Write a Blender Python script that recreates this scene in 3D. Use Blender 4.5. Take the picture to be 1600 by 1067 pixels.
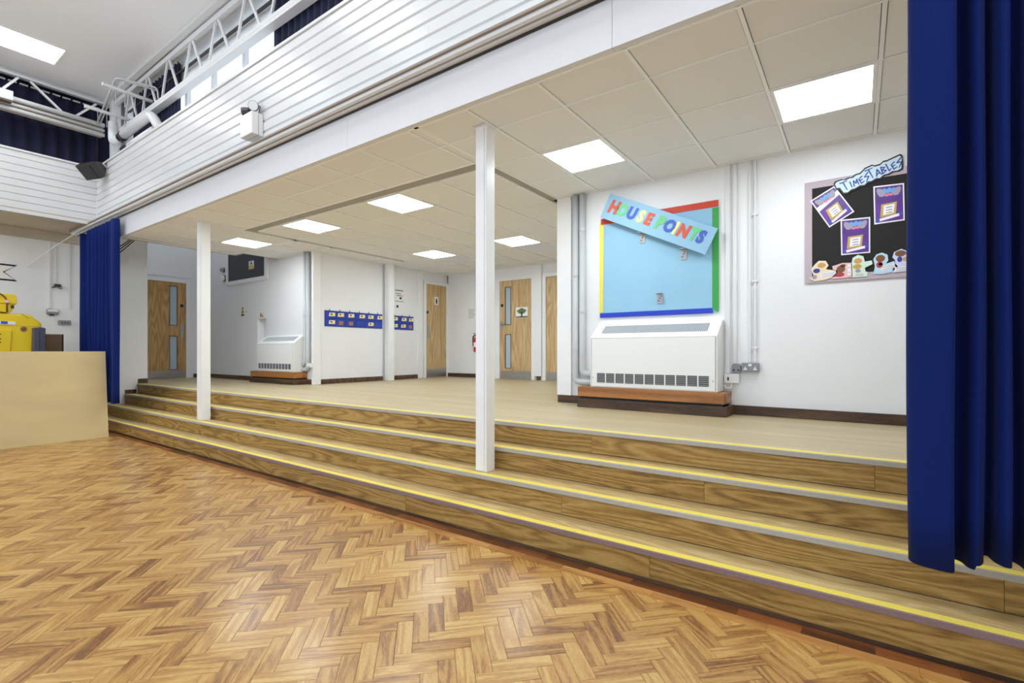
import bpy, bmesh, math, random
from mathutils import Vector, Matrix
random.seed(7)
S = bpy.context.scene
for o in list(bpy.data.objects): bpy.data.objects.remove(o)
C = S.collection
# ------------------------------------------------------------------ camera, world, exposure
CAMH = 1.27
cam_d = bpy.data.cameras.new('camera'); cam = bpy.data.objects.new('camera', cam_d); C.objects.link(cam)
cam.location = (0, 0, CAMH); cam.rotation_euler = (math.radians(90), 0, math.radians(35.314))
cam_d.sensor_width = 36; cam_d.lens = 763.13/1600*36; cam_d.shift_y = 15.04/1600; cam_d.clip_start = .02
S.camera = cam
W = bpy.data.worlds.new('sky'); S.world = W; W.use_nodes = True
nt = W.node_tree; bg = nt.nodes['Background']
bg.inputs[0].default_value = (.75, .87, 1.0, 1); bg.inputs[1].default_value = 1.3
S.view_settings.view_transform = 'Standard'; S.view_settings.look = 'None'; S.view_settings.gamma = 1
S.view_settings.use_curve_mapping = False
S.view_settings.exposure = 0.16
LAMP_STAGE = 20.5      # emission of the stage ceiling panels
LAMP_HALL = 9.0      # emission of the hall roof panels
# ------------------------------------------------------------------ constants (metres)
ST = .689; CE = 3.0                     # stage level, stage ceiling
ZT = [.172, .345, .517, .689]           # tread levels
YN = [2.63, 2.846, 3.07, 3.253]         # nosing fronts
XR = 3.0                                # right end of the hall
YHP = 4.87; YHL = 4.93; XP = -7.70; YFAR = 8.3; XHP = -2.78; XD = -11.95; XPIER = -10.55
XW = -11.7; XLP = -10.2; YFS = 2.60; ROOF = 5.5
# ------------------------------------------------------------------ materials
def srgb(r, g, b):
    f = lambda c: (c/255/12.92 if c/255 <= .04045 else ((c/255+.055)/1.055)**2.4)
    return (f(r), f(g), f(b), 1)
M = {}
def mat(name, col, rough=.6, metal=0, spec=.5, noise=0, nscale=8, bump=0, bscale=60, sheen=0, coat=0, emit=None, es=0, stretch=None):
    m = bpy.data.materials.new(name); m.use_nodes = True; n = m.node_tree.nodes; l = m.node_tree.links
    b = n['Principled BSDF']
    b.inputs['Base Color'].default_value = col; b.inputs['Roughness'].default_value = rough
    b.inputs['Metallic'].default_value = metal; b.inputs['Specular IOR Level'].default_value = spec
    if sheen: b.inputs['Sheen Weight'].default_value = sheen
    if coat: b.inputs['Coat Weight'].default_value = coat; b.inputs['Coat Roughness'].default_value = .12
    if emit: b.inputs['Emission Color'].default_value = emit; b.inputs['Emission Strength'].default_value = es
    tc = n.new('ShaderNodeTexCoord'); mp = n.new('ShaderNodeMapping'); l.new(tc.outputs['Object'], mp.inputs[0])
    if stretch: mp.inputs['Scale'].default_value = stretch
    if noise:
        t = n.new('ShaderNodeTexNoise'); t.inputs['Scale'].default_value = nscale; t.inputs['Detail'].default_value = 5
        l.new(mp.outputs[0], t.inputs['Vector'])
        h = n.new('ShaderNodeHueSaturation'); h.inputs['Color'].default_value = col
        r = n.new('ShaderNodeMapRange'); r.inputs[1].default_value = .3; r.inputs[2].default_value = .7
        r.inputs[3].default_value = 1-noise; r.inputs[4].default_value = 1+noise
        l.new(t.outputs[0], r.inputs[0]); l.new(r.outputs[0], h.inputs['Value']); l.new(h.outputs[0], b.inputs['Base Color'])
    if bump:
        t2 = n.new('ShaderNodeTexNoise'); t2.inputs['Scale'].default_value = bscale; t2.inputs['Detail'].default_value = 4
        l.new(mp.outputs[0], t2.inputs['Vector'])
        bp = n.new('ShaderNodeBump'); bp.inputs['Strength'].default_value = bump; bp.inputs['Distance'].default_value = .01
        l.new(t2.outputs[0], bp.inputs['Height']); l.new(bp.outputs[0], b.inputs['Normal'])
    M[name] = m; return m
def wood(name, cols, axis='X', freq=9., dist=3.0, along=.12, rough=.45, coat=0, rnd=.25, uv=False, fine=.35, spec=.5, bandmix=1.):
    """procedural wood: stretched bands with distorted cathedral grain; cols dark..light"""
    m = bpy.data.materials.new(name); m.use_nodes = True; n = m.node_tree.nodes; l = m.node_tree.links
    b = n['Principled BSDF']; b.inputs['Roughness'].default_value = rough; b.inputs['Specular IOR Level'].default_value = spec
    if coat: b.inputs['Coat Weight'].default_value = coat; b.inputs['Coat Roughness'].default_value = .18
    tc = n.new('ShaderNodeTexCoord'); mp = n.new('ShaderNodeMapping')
    l.new(tc.outputs['UV' if uv else 'Object'], mp.inputs[0])
    sc = {'X': (along, 1, 1), 'Y': (1, along, 1), 'Z': (1, 1, along)}[axis]; mp.inputs['Scale'].default_value = sc
    oi = n.new('ShaderNodeObjectInfo'); ge = n.new('ShaderNodeNewGeometry')
    ad = n.new('ShaderNodeMath'); ad.operation = 'ADD'; l.new(oi.outputs['Random'], ad.inputs[0]); l.new(ge.outputs['Random Per Island'], ad.inputs[1])
    fr = n.new('ShaderNodeMath'); fr.operation = 'FRACT'; l.new(ad.outputs[0], fr.inputs[0])
    mu = n.new('ShaderNodeMath'); mu.operation = 'MULTIPLY'; mu.inputs[1].default_value = 37.; l.new(fr.outputs[0], mu.inputs[0])
    cx = n.new('ShaderNodeCombineXYZ'); [l.new(mu.outputs[0], cx.inputs[i]) for i in range(3)]
    va = n.new('ShaderNodeVectorMath'); va.operation = 'ADD'; l.new(mp.outputs[0], va.inputs[0]); l.new(cx.outputs[0], va.inputs[1])
    t = n.new('ShaderNodeTexNoise'); t.inputs['Scale'].default_value = freq*.35; t.inputs['Detail'].default_value = 2; t.inputs['Distortion'].default_value = .3
    l.new(va.outputs[0], t.inputs['Vector'])
    w = n.new('ShaderNodeMath'); w.operation = 'MULTIPLY'; w.inputs[1].default_value = dist*8; l.new(t.outputs[0], w.inputs[0])
    si = n.new('ShaderNodeMath'); si.operation = 'SINE'; l.new(w.outputs[0], si.inputs[0])
    t3 = n.new('ShaderNodeTexNoise'); t3.inputs['Scale'].default_value = freq*12; t3.inputs['Detail'].default_value = 3
    l.new(va.outputs[0], t3.inputs['Vector'])
    mix = n.new('ShaderNodeMath'); mix.operation = 'MULTIPLY_ADD'; mix.inputs[1].default_value = .22*bandmix; mix.inputs[2].default_value = .5
    l.new(si.outputs[0], mix.inputs[0])
    f2 = n.new('ShaderNodeMath'); f2.operation = 'MULTIPLY_ADD'; f2.inputs[1].default_value = fine*2; l.new(t3.outputs[0], f2.inputs[0]); l.new(mix.outputs[0], f2.inputs[2])
    f3 = n.new('ShaderNodeMath'); f3.operation = 'SUBTRACT'; f3.inputs[1].default_value = fine; l.new(f2.outputs[0], f3.inputs[0])
    rr = n.new('ShaderNodeMath'); rr.operation = 'MULTIPLY_ADD'; rr.inputs[1].default_value = rnd*2; l.new(fr.outputs[0], rr.inputs[0]); l.new(f3.outputs[0], rr.inputs[2])
    r4 = n.new('ShaderNodeMath'); r4.operation = 'SUBTRACT'; r4.inputs[1].default_value = rnd; l.new(rr.outputs[0], r4.inputs[0])
    cr = n.new('ShaderNodeValToRGB'); e = cr.color_ramp.elements
    e[0].color = cols[0]; e[1].color = cols[-1]; e[0].position = .1; e[1].position = .92
    for i, c in enumerate(cols[1:-1]): q = e.new(.1+.82*(i+1)/(len(cols)-1)); q.color = c
    l.new(r4.outputs[0], cr.inputs[0]); l.new(cr.outputs[0], b.inputs['Base Color'])
    bp = n.new('ShaderNodeBump'); bp.inputs['Strength'].default_value = .08; bp.inputs['Distance'].default_value = .004
    l.new(f3.outputs[0], bp.inputs['Height']); l.new(bp.outputs[0], b.inputs['Normal'])
    M[name] = m; return m
mat('white_paint', srgb(238, 238, 239), .55, noise=.015, nscale=2, bump=.06, bscale=45)
mat('white_gloss', srgb(240, 240, 241), .28, bump=.05, bscale=25, noise=.02, nscale=3)
mat('board_white', srgb(224, 224, 224), .25, noise=.02, nscale=3, bump=.04, bscale=14, stretch=(.3, 1, 1))
mat('fascia_white', srgb(222, 222, 224), .4)
mat('tile', srgb(238, 239, 240), .9, noise=.03, nscale=220, bump=.25, bscale=260)
mat('tbar', srgb(246, 247, 248), .4)
mat('grey_strip', srgb(168, 163, 155), .6)
mat('roof_white', srgb(244, 245, 246), .8)
mat('soffit_beige', srgb(190, 178, 160), .7, noise=.05, nscale=3)
mat('track_brown', srgb(150, 136, 124), .5)
mat('metal_white', srgb(228, 228, 228), .35)
mat('pipe_grey', srgb(196, 198, 199), .4)
mat('steel', srgb(170, 168, 166), .32, metal=.9, noise=.06, nscale=60, stretch=(.1, 1, 1))
mat('dark_metal', srgb(60, 58, 58), .4, metal=.4)
mat('black', srgb(18, 17, 18), .5)
mat('dark_panel', srgb(30, 32, 42), .35)
mat('grille_dark', srgb(70, 70, 72), .6)
mat('grille_grey', srgb(150, 152, 154), .5)
mat('heater_white', srgb(240, 239, 236), .3)
mat('socket_grey', srgb(140, 142, 145), .45, noise=.12, nscale=180)
mat('plastic_white', srgb(235, 234, 232), .35)
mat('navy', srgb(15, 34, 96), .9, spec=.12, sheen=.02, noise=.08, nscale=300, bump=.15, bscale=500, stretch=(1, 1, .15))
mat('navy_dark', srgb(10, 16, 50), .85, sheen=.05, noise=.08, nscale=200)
mat('yellow', srgb(240, 208, 28), .4, noise=.03, nscale=6)
mat('yellow_strip', srgb(236, 214, 92), .6, noise=.05, nscale=120)
mat('nosing_grey', srgb(176, 170, 162), .6, noise=.05, nscale=60)
mat('nosing_mauve', srgb(136, 112, 112), .6, noise=.08, nscale=60)
mat('slate', srgb(74, 76, 98), .5)
mat('brown_cloth', srgb(112, 92, 74), .9, noise=.12, nscale=120, bump=.3, bscale=300)
mat('ply', srgb(212, 190, 140), .5, noise=.05, nscale=5, bump=.04, bscale=80, stretch=(1, .3, 1))
mat('ply_edge', srgb(226, 206, 166), .7)
mat('sky_blue', srgb(150, 196, 222), .75, bump=.8, bscale=4, noise=.02, nscale=4)
mat('banner_blue', srgb(146, 190, 218), .6)
mat('card_red', srgb(206, 66, 40), .6); mat('card_green', srgb(62, 160, 78), .6); mat('card_blue', srgb(30, 62, 190), .6)
mat('card_yellow', srgb(238, 226, 90), .6); mat('card_white', srgb(240, 238, 236), .6)
mat('letter_red', srgb(214, 92, 62), .6); mat('letter_green', srgb(112, 200, 132), .6); mat('letter_blue', srgb(70, 100, 190), .6)
mat('letter_cream', srgb(248, 238, 160), .6)
mat('mauve', srgb(192, 174, 184), .7); mat('black_paper', srgb(28, 26, 24), .8, bump=.5, bscale=9, noise=.15, nscale=6)
mat('poster_purple', srgb(92, 46, 138), .4, noise=.35, nscale=7); mat('gold', srgb(196, 164, 84), .45)
mat('poster_blue', srgb(110, 160, 214), .5); mat('poster_pink', srgb(220, 120, 150), .5); mat('ribbon_blue', srgb(50, 90, 190), .5)
mat('poster_white', srgb(238, 234, 238), .4); mat('poster_grey', srgb(160, 154, 170), .6); mat('ink', srgb(120, 120, 150), .6)
mat('times_blue', srgb(44, 76, 160), .5); mat('times_pale', srgb(206, 226, 240), .5)
mat('cut_cream', srgb(240, 220, 190), .5); mat('cut_pink', srgb(236, 190, 190), .5); mat('cut_mint', srgb(214, 234, 216), .5)
mat('cut_aqua', srgb(190, 220, 236), .5); mat('cut_lilac', srgb(214, 212, 244), .5); mat('cut_brown', srgb(122, 82, 50), .6)
mat('cut_navy', srgb(52, 62, 140), .6); mat('cut_tan', srgb(206, 160, 96), .6); mat('cut_red', srgb(176, 60, 70), .6); mat('cut_green', srgb(120, 170, 130), .6)
mat('pouch_blue', srgb(34, 58, 148), .5, noise=.15, nscale=30); mat('pouch_clear', srgb(48, 74, 170), .15); mat('card_cream', srgb(240, 226, 170), .5)
mat('card_brown', srgb(160, 120, 80), .6)
mat('ext_red', srgb(200, 40, 34), .35); mat('sign_green', srgb(190, 200, 120), .5); mat('sign_yellow', srgb(220, 200, 70), .5)
mat('glass', srgb(176, 192, 206), .08, spec=.8)
mat('tree_green', srgb(96, 120, 70), .6, noise=.3, nscale=40)
mat('lamp', (1, 1, 1, 1), .5, emit=(.86, .945, 1, 1), es=LAMP_STAGE)
mat('lamp_hall', (1, 1, 1, 1), .5, emit=(.92, .965, 1, 1), es=LAMP_HALL)
mat('tile_skylit', srgb(232, 236, 250), .7)  # sky light on these tiles put into the colour as pale blue
mat('cable', srgb(90, 74, 60), .6)
mat('screen_grey', srgb(205, 206, 208), .3)
wood('parquet', [srgb(106, 62, 26), srgb(154, 106, 50), srgb(182, 136, 70), srgb(196, 154, 86), srgb(212, 176, 108)], 'X', 30, 5.0, .10, .33, coat=.22, rnd=.2, uv=True, fine=.40, bandmix=.7)
wood('border_light', [srgb(132, 84, 40), srgb(176, 122, 64), srgb(196, 146, 84)], 'X', 14, 4, .1, .32, coat=.3, rnd=.2)
wood('border_wood', [srgb(70, 34, 18), srgb(116, 62, 30), srgb(162, 96, 46)], 'X', 14, 2.2, .1, .32, coat=.3, rnd=.2)
wood('oak_riser', [srgb(104, 74, 30), srgb(150, 114, 54), srgb(172, 136, 72), srgb(196, 162, 98)], 'X', 15, 11, .10, .5, rnd=.05, fine=.32, bandmix=.9)
wood('oak_tread', [srgb(168, 140, 86), srgb(192, 164, 110), srgb(206, 184, 136)], 'X', 14, 10, .14, .5, rnd=.05, fine=.3)
wood('stage_vinyl', [srgb(170, 150, 112), srgb(188, 170, 132), srgb(202, 188, 154)], 'X', 7, 3, .06, .42, rnd=.02, fine=.45, bandmix=.5)
wood('door_oak', [srgb(168, 134, 88), srgb(204, 172, 122), srgb(220, 190, 142)], 'Z', 14, 9, .08, .4, rnd=.05, fine=.3)
wood('door_oak_dark', [srgb(150, 110, 60), srgb(186, 146, 90), srgb(204, 166, 108)], 'Z', 14, 9, .08, .4, rnd=.05, fine=.3)
wood('pine_plank', [srgb(104, 56, 20), srgb(166, 104, 44), srgb(188, 126, 60)], 'X', 12, 3, .1, .4, rnd=.1, fine=.3, coat=.2)
wood('dark_timber', [srgb(48, 32, 22), srgb(84, 60, 42), srgb(112, 84, 60)], 'X', 14, 3, .1, .5, rnd=.05, fine=.4)
# ------------------------------------------------------------------ mesh helpers
class MB:
    def __init__(s): s.v = []; s.f = []
    def add(s, vs, fs):
        k = len(s.v); s.v += [tuple(v) for v in vs]; s.f += [tuple(i+k for i in f) for f in fs]; return s
    def box(s, x0, x1, y0, y1, z0, z1):
        return s.add([(x0,y0,z0),(x1,y0,z0),(x1,y1,z0),(x0,y1,z0),(x0,y0,z1),(x1,y0,z1),(x1,y1,z1),(x0,y1,z1)],
            [(0,3,2,1),(4,5,6,7),(0,1,5,4),(1,2,6,5),(2,3,7,6),(3,0,4,7)])
    def prism(s, poly, axis, a, b):
        """poly: 2D points; axis X: (y,z) Y: (x,z) Z: (x,y), extruded from a to b"""
        mk = {'X': lambda p, t: (t, p[0], p[1]), 'Y': lambda p, t: (p[0], t, p[1]), 'Z': lambda p, t: (p[0], p[1], t)}[axis]
        n = len(poly)
        return s.add([mk(p, a) for p in poly]+[mk(p, b) for p in poly],
            [tuple(range(n))[::-1], tuple(range(n, 2*n))]+[(i, (i+1) % n, n+(i+1) % n, n+i) for i in range(n)])
    def tube(s, path, r, n=10, cap=True):
        path = [Vector(p) for p in path]; rings = []; up = None
        for i, p in enumerate(path):
            t = (path[min(i+1, len(path)-1)]-path[max(i-1, 0)]).normalized()
            if up is None:
                up = Vector((0, 0, 1)) if abs(t.z) < .9 else Vector((1, 0, 0))
            a = (up - t*up.dot(t)).normalized(); up = a; b = t.cross(a)
            rr = r[i] if isinstance(r, (list, tuple)) else r
            rings.append([p+a*rr*math.cos(2*math.pi*k/n)+b*rr*math.sin(2*math.pi*k/n) for k in range(n)])
        vs = [v for q in rings for v in q]; fs = []
        for i in range(len(path)-1):
            for k in range(n): fs.append((i*n+k, i*n+(k+1) % n, (i+1)*n+(k+1) % n, (i+1)*n+k))
        if cap: fs += [tuple(range(n))[::-1], tuple((len(path)-1)*n+k for k in range(n))]
        return s.add(vs, fs)
    def bar(s, p, q, w, d, up=(0, 0, 1)):
        """rectangular bar from p to q, w across, d along up"""
        p, q = Vector(p), Vector(q); t = (q-p).normalized(); u = Vector(up)
        if abs(t.dot(u)) > .99: u = Vector((1, 0, 0))
        a = t.cross(u).normalized()*w/2; b = a.cross(t).normalized()*d/2
        return s.add([p-a-b, p+a-b, p+a+b, p-a+b, q-a-b, q+a-b, q+a+b, q-a+b], [(0,1,2,3),(7,6,5,4),(0,4,5,1),(1,5,6,2),(2,6,7,3),(3,7,4,0)])
    def ell(s, c, rx, ry, rz, n=14, m=8):
        vs = [(c[0], c[1], c[2]-rz)]; fs = []
        for j in range(1, m):
            a = -math.pi/2+math.pi*j/m
            for k in range(n): t = 2*math.pi*k/n; vs.append((c[0]+rx*math.cos(a)*math.cos(t), c[1]+ry*math.cos(a)*math.sin(t), c[2]+rz*math.sin(a)))
        vs.append((c[0], c[1], c[2]+rz))
        for k in range(n): fs.append((0, 1+(k+1) % n, 1+k)); fs.append((len(vs)-1, 1+(m-2)*n+k, 1+(m-2)*n+(k+1) % n))
        for j in range(m-2):
            for k in range(n): fs.append((1+j*n+k, 1+j*n+(k+1) % n, 1+(j+1)*n+(k+1) % n, 1+(j+1)*n+k))
        return s.add(vs, fs)
def circ(cx, cy, r, n=16, ry=None): return [(cx+r*math.cos(2*math.pi*i/n), cy+(ry or r)*math.sin(2*math.pi*i/n)) for i in range(n)]
WL = {}
def wloc(o): return WL[o.name] if o is not None else Vector((0, 0, 0))
def mesh_of(mb, center, name, smooth=False):
    me = bpy.data.meshes.new(name); me.from_pydata([tuple(Vector(v)-center) for v in mb.v], [], mb.f); me.update()
    b = bmesh.new(); b.from_mesh(me); bmesh.ops.recalc_face_normals(b, faces=b.faces); b.to_mesh(me); b.free()
    if smooth: me.polygons.foreach_set('use_smooth', [True]*len(me.polygons))
    return me
def put(name, me, center, parent):
    o = bpy.data.objects.new(name, me); C.objects.link(o); center = Vector(center)
    o.location = center - wloc(parent)
    if parent is not None: o.parent = parent
    WL[o.name] = center; return o
def part(name, mb, m, parent=None, bevel=0, smooth=False, base=False):
    lo = [min(v[i] for v in mb.v) for i in range(3)]; hi = [max(v[i] for v in mb.v) for i in range(3)]
    c = Vector([(a+b)/2 for a, b in zip(lo, hi)])
    if parent is None or base: c.z = lo[2]
    me = mesh_of(mb, c, name, smooth); me.materials.append(M[m]); o = put(name, me, c, parent)
    if bevel:
        d = o.modifiers.new('edge', 'BEVEL'); d.width = bevel; d.segments = 2; d.limit_method = 'ANGLE'
    return o
def thing(name, label, cat, loc, group=None, kind=None):
    o = bpy.data.objects.new(name, None); C.objects.link(o); o.location = loc; o.empty_display_size = .1; WL[o.name] = Vector(loc)
    return tag(o, label, cat, group, kind)
def tag(o, label, cat=None, group=None, kind=None):
    o['label'] = label
    if cat: o['category'] = cat
    if group: o['group'] = group
    if kind: o['kind'] = kind
    return o
def B(*a): return MB().box(*a)
def text_mb(txt, size, bold=0., depth=.002):
    cu = bpy.data.curves.new('t', 'FONT'); cu.body = txt; cu.size = size; cu.offset = bold; cu.extrude = depth/2; cu.align_x = 'CENTER'; cu.align_y = 'CENTER'; cu.resolution_u = 3
    ob = bpy.data.objects.new('t', cu); C.objects.link(ob); bpy.context.view_layer.update()
    me = bpy.data.meshes.new_from_object(ob.evaluated_get(bpy.context.evaluated_depsgraph_get()))
    v = [tuple(x.co) for x in me.vertices]; f = [tuple(p.vertices) for p in me.polygons]
    bpy.data.objects.remove(ob); bpy.data.curves.remove(cu); bpy.data.meshes.remove(me); return v, f
# ================================================================== SETTING
# ---- hall floor: sub-base, herringbone blocks, border strips
floor = part('floor', B(XW-.1, XR, -2.8, 2.70, -.06, -.012), 'border_wood'); tag(floor, 'orange brown herringbone woodblock floor of the hall', 'floor', kind='structure')
Wb, Lb = .0711, .25; r2 = math.sqrt(.5)
bx0, by0 = -1.18+Lb*0, 2.037
YB = 2.475
def clip(poly, f):
    out = []
    for i in range(len(poly)):
        p, q = poly[i], poly[(i+1) % len(poly)]; a, b = f(p), f(q)
        if a >= 0: out.append(p)
        if (a >= 0) != (b >= 0): t = a/(a-b); out.append((p[0]+(q[0]-p[0])*t, p[1]+(q[1]-p[1])*t))
    return out
def ab2xy(a, b): return (bx0+(a-b)*r2, by0+(a+b)*r2)
blocks = []
FX0, FX1, FY0 = XW, XR, -3.0
for p in range(-45, 20):
    for k in range(-130, 60):
        for t in (0, 1):
            if t == 0: a0, a1, b0, b1 = k*Wb+p*Lb, k*Wb+Lb+p*Lb, k*Wb-p*Lb, (k+1)*Wb-p*Lb
            else: a0, a1, b0, b1 = k*Wb+Lb+p*Lb, k*Wb+Lb+Wb+p*Lb, (k+1)*Wb-Lb-p*Lb, (k+1)*Wb-p*Lb
            cx, cy = ab2xy((a0+a1)/2, (b0+b1)/2)
            if cx < FX0-.2 or cx > FX1+.2 or cy < FY0 or cy > YB+.2: continue
            g = .0006
            poly = [ab2xy(*q) for q in ((a0+g, b0+g), (a1-g, b0+g), (a1-g, b1-g), (a0+g, b1-g))]
            n0 = len(poly); full = max(q[1] for q in poly) <= YB
            poly = clip(poly, lambda q: YB-q[1])
            if len(poly) < 3: continue
            blocks.append((cx, cy, t, poly, full))
def in_view(x, y):
    th = math.radians(35.314); d = -x*math.sin(th)+y*math.cos(th); r = x*math.cos(th)+y*math.sin(th)
    if d < .3: return 9e9
    u = 800+763*r/d; v = 548.5+763*CAMH/d
    if u < -30 or u > 1630 or v > 1090: return 9e9
    if x < -9.05: return 8e8+d
    return d
blocks.sort(key=lambda q: in_view(q[0], q[1]))
def block_mesh(poly, t, cx, cy, name):
    """one block: bevelled top via inset; UV runs along the grain"""
    me = bpy.data.meshes.new(name); n = len(poly); i_ = .0011
    ctr = (sum(p[0] for p in poly)/n, sum(p[1] for p in poly)/n)
    inn = []
    for p in poly:
        dx, dy = ctr[0]-p[0], ctr[1]-p[1]; L = math.hypot(dx, dy) or 1; inn.append((p[0]+dx/L*i_, p[1]+dy/L*i_))
    vs = [(p[0]-cx, p[1]-cy, -.012) for p in poly]+[(p[0]-cx, p[1]-cy, -.0009) for p in poly]+[(p[0]-cx, p[1]-cy, 0) for p in inn]
    fs = [(i, (i+1) % n, n+(i+1) % n, n+i) for i in range(n)]+[(n+i, n+(i+1) % n, 2*n+(i+1) % n, 2*n+i) for i in range(n)]+[tuple(range(2*n, 3*n))]
    return vs, fs
def uvs(me, t):
    uv = me.uv_layers.new(name='UVMap'); d = (r2, r2) if t == 0 else (-r2, r2); q = (-d[1], d[0])
    for lp in me.loops:
        c = me.vertices[lp.vertex_index].co; uv.data[lp.index].uv = (c.x*d[0]+c.y*d[1], c.x*q[0]+c.y*q[1])
shared = {}
for cx, cy, t, poly, full in blocks[:300]:
    if full and t in shared: me = shared[t]
    else:
        vs, fs = block_mesh(poly, t, cx, cy, 'parquet_block'); me = bpy.data.meshes.new('parquet_block'); me.from_pydata(vs, [], fs); me.update(); uvs(me, t); me.materials.append(M['parquet'])
        if full: shared[t] = me
    put('parquet_block', me, (cx, cy, 0), floor)
vs, fs, uv = [], [], []
for cx, cy, t, poly, full in blocks[300:]:
    v, f = block_mesh(poly, t, 0, 0, ''); k = len(vs); vs += v; fs += [tuple(i+k for i in q) for q in f]
    d = (r2, r2) if t == 0 else (-r2, r2); q_ = (-d[1], d[0])
    uv += [(x*d[0]+y*d[1], x*q_[0]+y*q_[1]) for x, y, z in v]
me = bpy.data.meshes.new('parquet_blocks_far'); me.from_pydata(vs, [], fs); me.update(); ul = me.uv_layers.new(name='UVMap')
for lp in me.loops: ul.data[lp.index].uv = uv[lp.vertex_index]
me.materials.append(M['parquet']); o = put('parquet_blocks', me, (0, 0, 0), floor); o['kind'] = 'stuff'
for row, (y0, y1) in enumerate(((YB+.001, YB+.069), (YB+.070, YB+.138))):
    x = -10.6+row*.13
    while x < XR:
        L = .27
        part('border_strip', B(x, min(x+L-.001, XR), y0, y1, -.012, 0), ('border_light', 'border_wood')[row], floor); x += L
# ---- stage steps
send = thing('step_ends', 'left ends of the two lowest steps below the gathered curtain', 'steps', (-11.1, 2.7, 0))
steps = thing('stage_steps', 'four oak effect steps with yellow nosings up to the stage', 'steps', (-2.8, 2.63, 0))
seams = [[-7.3, -4.9, -2.9, -.941, 1.1], [-8.2, -6.0, -3.79, -1.62, .5], [-7.9, -5.6, -3.31, -.76, 1.4], [-8.1, -5.7, -3.42, -1.6, .074, 2.2]]
noses = [[-8.2, -4.8, -1.41, 1.9], [-7.9, -4.5, -1.13, 2.2], [-7.7, -4.3, -.9, 2.4], [-7.9, -4.4, -1.1, 2.2]]
for i in range(4):
    z0 = 0 if i == 0 else ZT[i-1]; z1 = ZT[i]; yf = YN[i]+.015; xl = XPIER
    part('kick_gap', B(xl, XR, yf+.004, yf+.04, z0 if i else -.02, z1-.03), 'dark_timber', steps)
    xs = [xl]+seams[i]+[XR]
    for a, b in zip(xs[:-1], xs[1:]):
        part('riser_board', B(a+.0008, b-.0008, yf, yf+.012, z0+(.004 if i else .012), z1-.012), 'oak_riser', steps, bevel=.001)
    if i < 3:
        part('tread', B(xl if i == 0 else XPIER, XR, YN[i]+.06, YN[i+1]+.03, z1-.012, z1-.001), 'oak_tread', steps)
        if i < 2:
            a, b = XW+.01, XPIER-.0015
            part('tread', B(a, b, YN[i]+.06, YN[1]+.03 if i == 0 else 2.969, z1-.012, z1-.001), 'oak_tread', send)
            part('riser_board', B(a, b, yf, yf+.012, z0+.006, z1-.012), 'oak_riser', send)
            part('nosing', B(a, b, YN[i], YN[i]+.064, z1-.03 if 0 else z1-.010, z1), 'nosing_mauve' if i == 0 else 'nosing_grey', send)
            part('yellow_insert', B(a, b, YN[i]+.006, YN[i]+.060, z1-.006, z1+.0012), 'yellow_strip', send)
    xs = [xl]+noses[i]+[XR]
    nm = 'nosing_mauve' if i == 0 else 'nosing_grey'
    for a, b in zip(xs[:-1], xs[1:]):
        prof = [(YN[i], z1-.030), (YN[i]+.006, z1-.030), (YN[i]+.006, z1-.010), (YN[i]+.066, z1-.010), (YN[i]+.066, z1), (YN[i]+.004, z1), (YN[i], z1-.004)]
        no = part('nosing', MB().prism(prof, 'X', a+.0006, b-.0006), nm, steps)
        part('yellow_insert', B(a+.0006, b-.0006, YN[i]+.006, YN[i]+.060, z1-.006, z1+.0012), 'yellow_strip', no)
floor2 = part('floor_stage', B(XD, XR, YN[3]+.05, YFAR+.1, ST-.14, ST-.0008), 'stage_vinyl'); tag(floor2, 'pale oak effect vinyl floor of the raised stage', 'floor', kind='structure')
# ---- walls
def struct(name, mb, m, label, bevel=0, cat='wall'): return tag(part(name, mb, m, None, bevel), label, cat, kind='structure')
struct('wall_back', B(XHP, XR, YHP, YHP+.15, ST-.05, 3.6), 'white_paint', 'white stage wall carrying the blue and black display boards')
struct('wall_alcove_right', B(XHP, XHP+.15, YHP+.15, YFAR, ST-.05, 3.6), 'white_paint', 'hidden side wall of the recess beside the pipes')
struct('wall_far', B(XP-.2, XHP+.15, YFAR, YFAR+.15, ST-.05, 3.6), 'white_paint', 'farthest white wall of the recess with two oak doors')
struct('wall_alcove_left', B(XP-.15, XP, YHL+.15, YFAR, ST-.05, 3.6), 'white_paint', 'white recess wall with the blue pouch charts')
NX0, NX1, NZ1 = -9.60, -9.28, 1.90
w = MB().box(XD-.1, NX0, YHL, YHL+.15, ST-.05, 4.2).box(NX1, XP, YHL, YHL+.15, ST-.05, 4.2).box(NX0, NX1, YHL, YHL+.15, NZ1, 4.2).box(NX0, NX1, YHL+.13, YHL+.15, ST-.05, NZ1)
struct('wall_heater', w, 'white_paint', 'white stage wall behind the far heater with dark panel high up')
struct('wall_stage_left', B(XD-.15, XD, 3.40, YHL+.15, ST-.05, 4.2), 'white_paint', 'white end wall of the stage with a glazed oak door')
pier = MB().box(XD-.15, XPIER, 2.97, 3.42, 0, 4.2)
struct('wall_pier', pier, 'white_gloss', 'white pier at the left end of the steps beside the curtain', .004)
struct('wall_left', B(XW-.15, XW, -2.8, 2.97, -.05, 3.6), 'white_paint', 'lower white hall wall behind the yellow machine')
struct('wall_right', B(XR, XR+.15, -2.8, YHP, -.05, ROOF), 'white_paint', 'white right hall wall beyond the near curtain')
struct('ceiling_left_soffit', B(XW, XLP, -2.8, 2.62, 3.37, 3.42), 'soffit_beige', 'beige soffit under the panelled gallery on the left', cat='ceiling')
struct('trim_1', B(XW, XW+.10, -2.8, 2.95, 3.22, 3.37), 'soffit_beige', 'beige timber beam along the top of the lower left wall', .004, 'beam')
RX0, RX1, RY0, RY1 = -11.7, -9.7, 3.5, 4.8  # roof opening cut for the added rooflight
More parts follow.
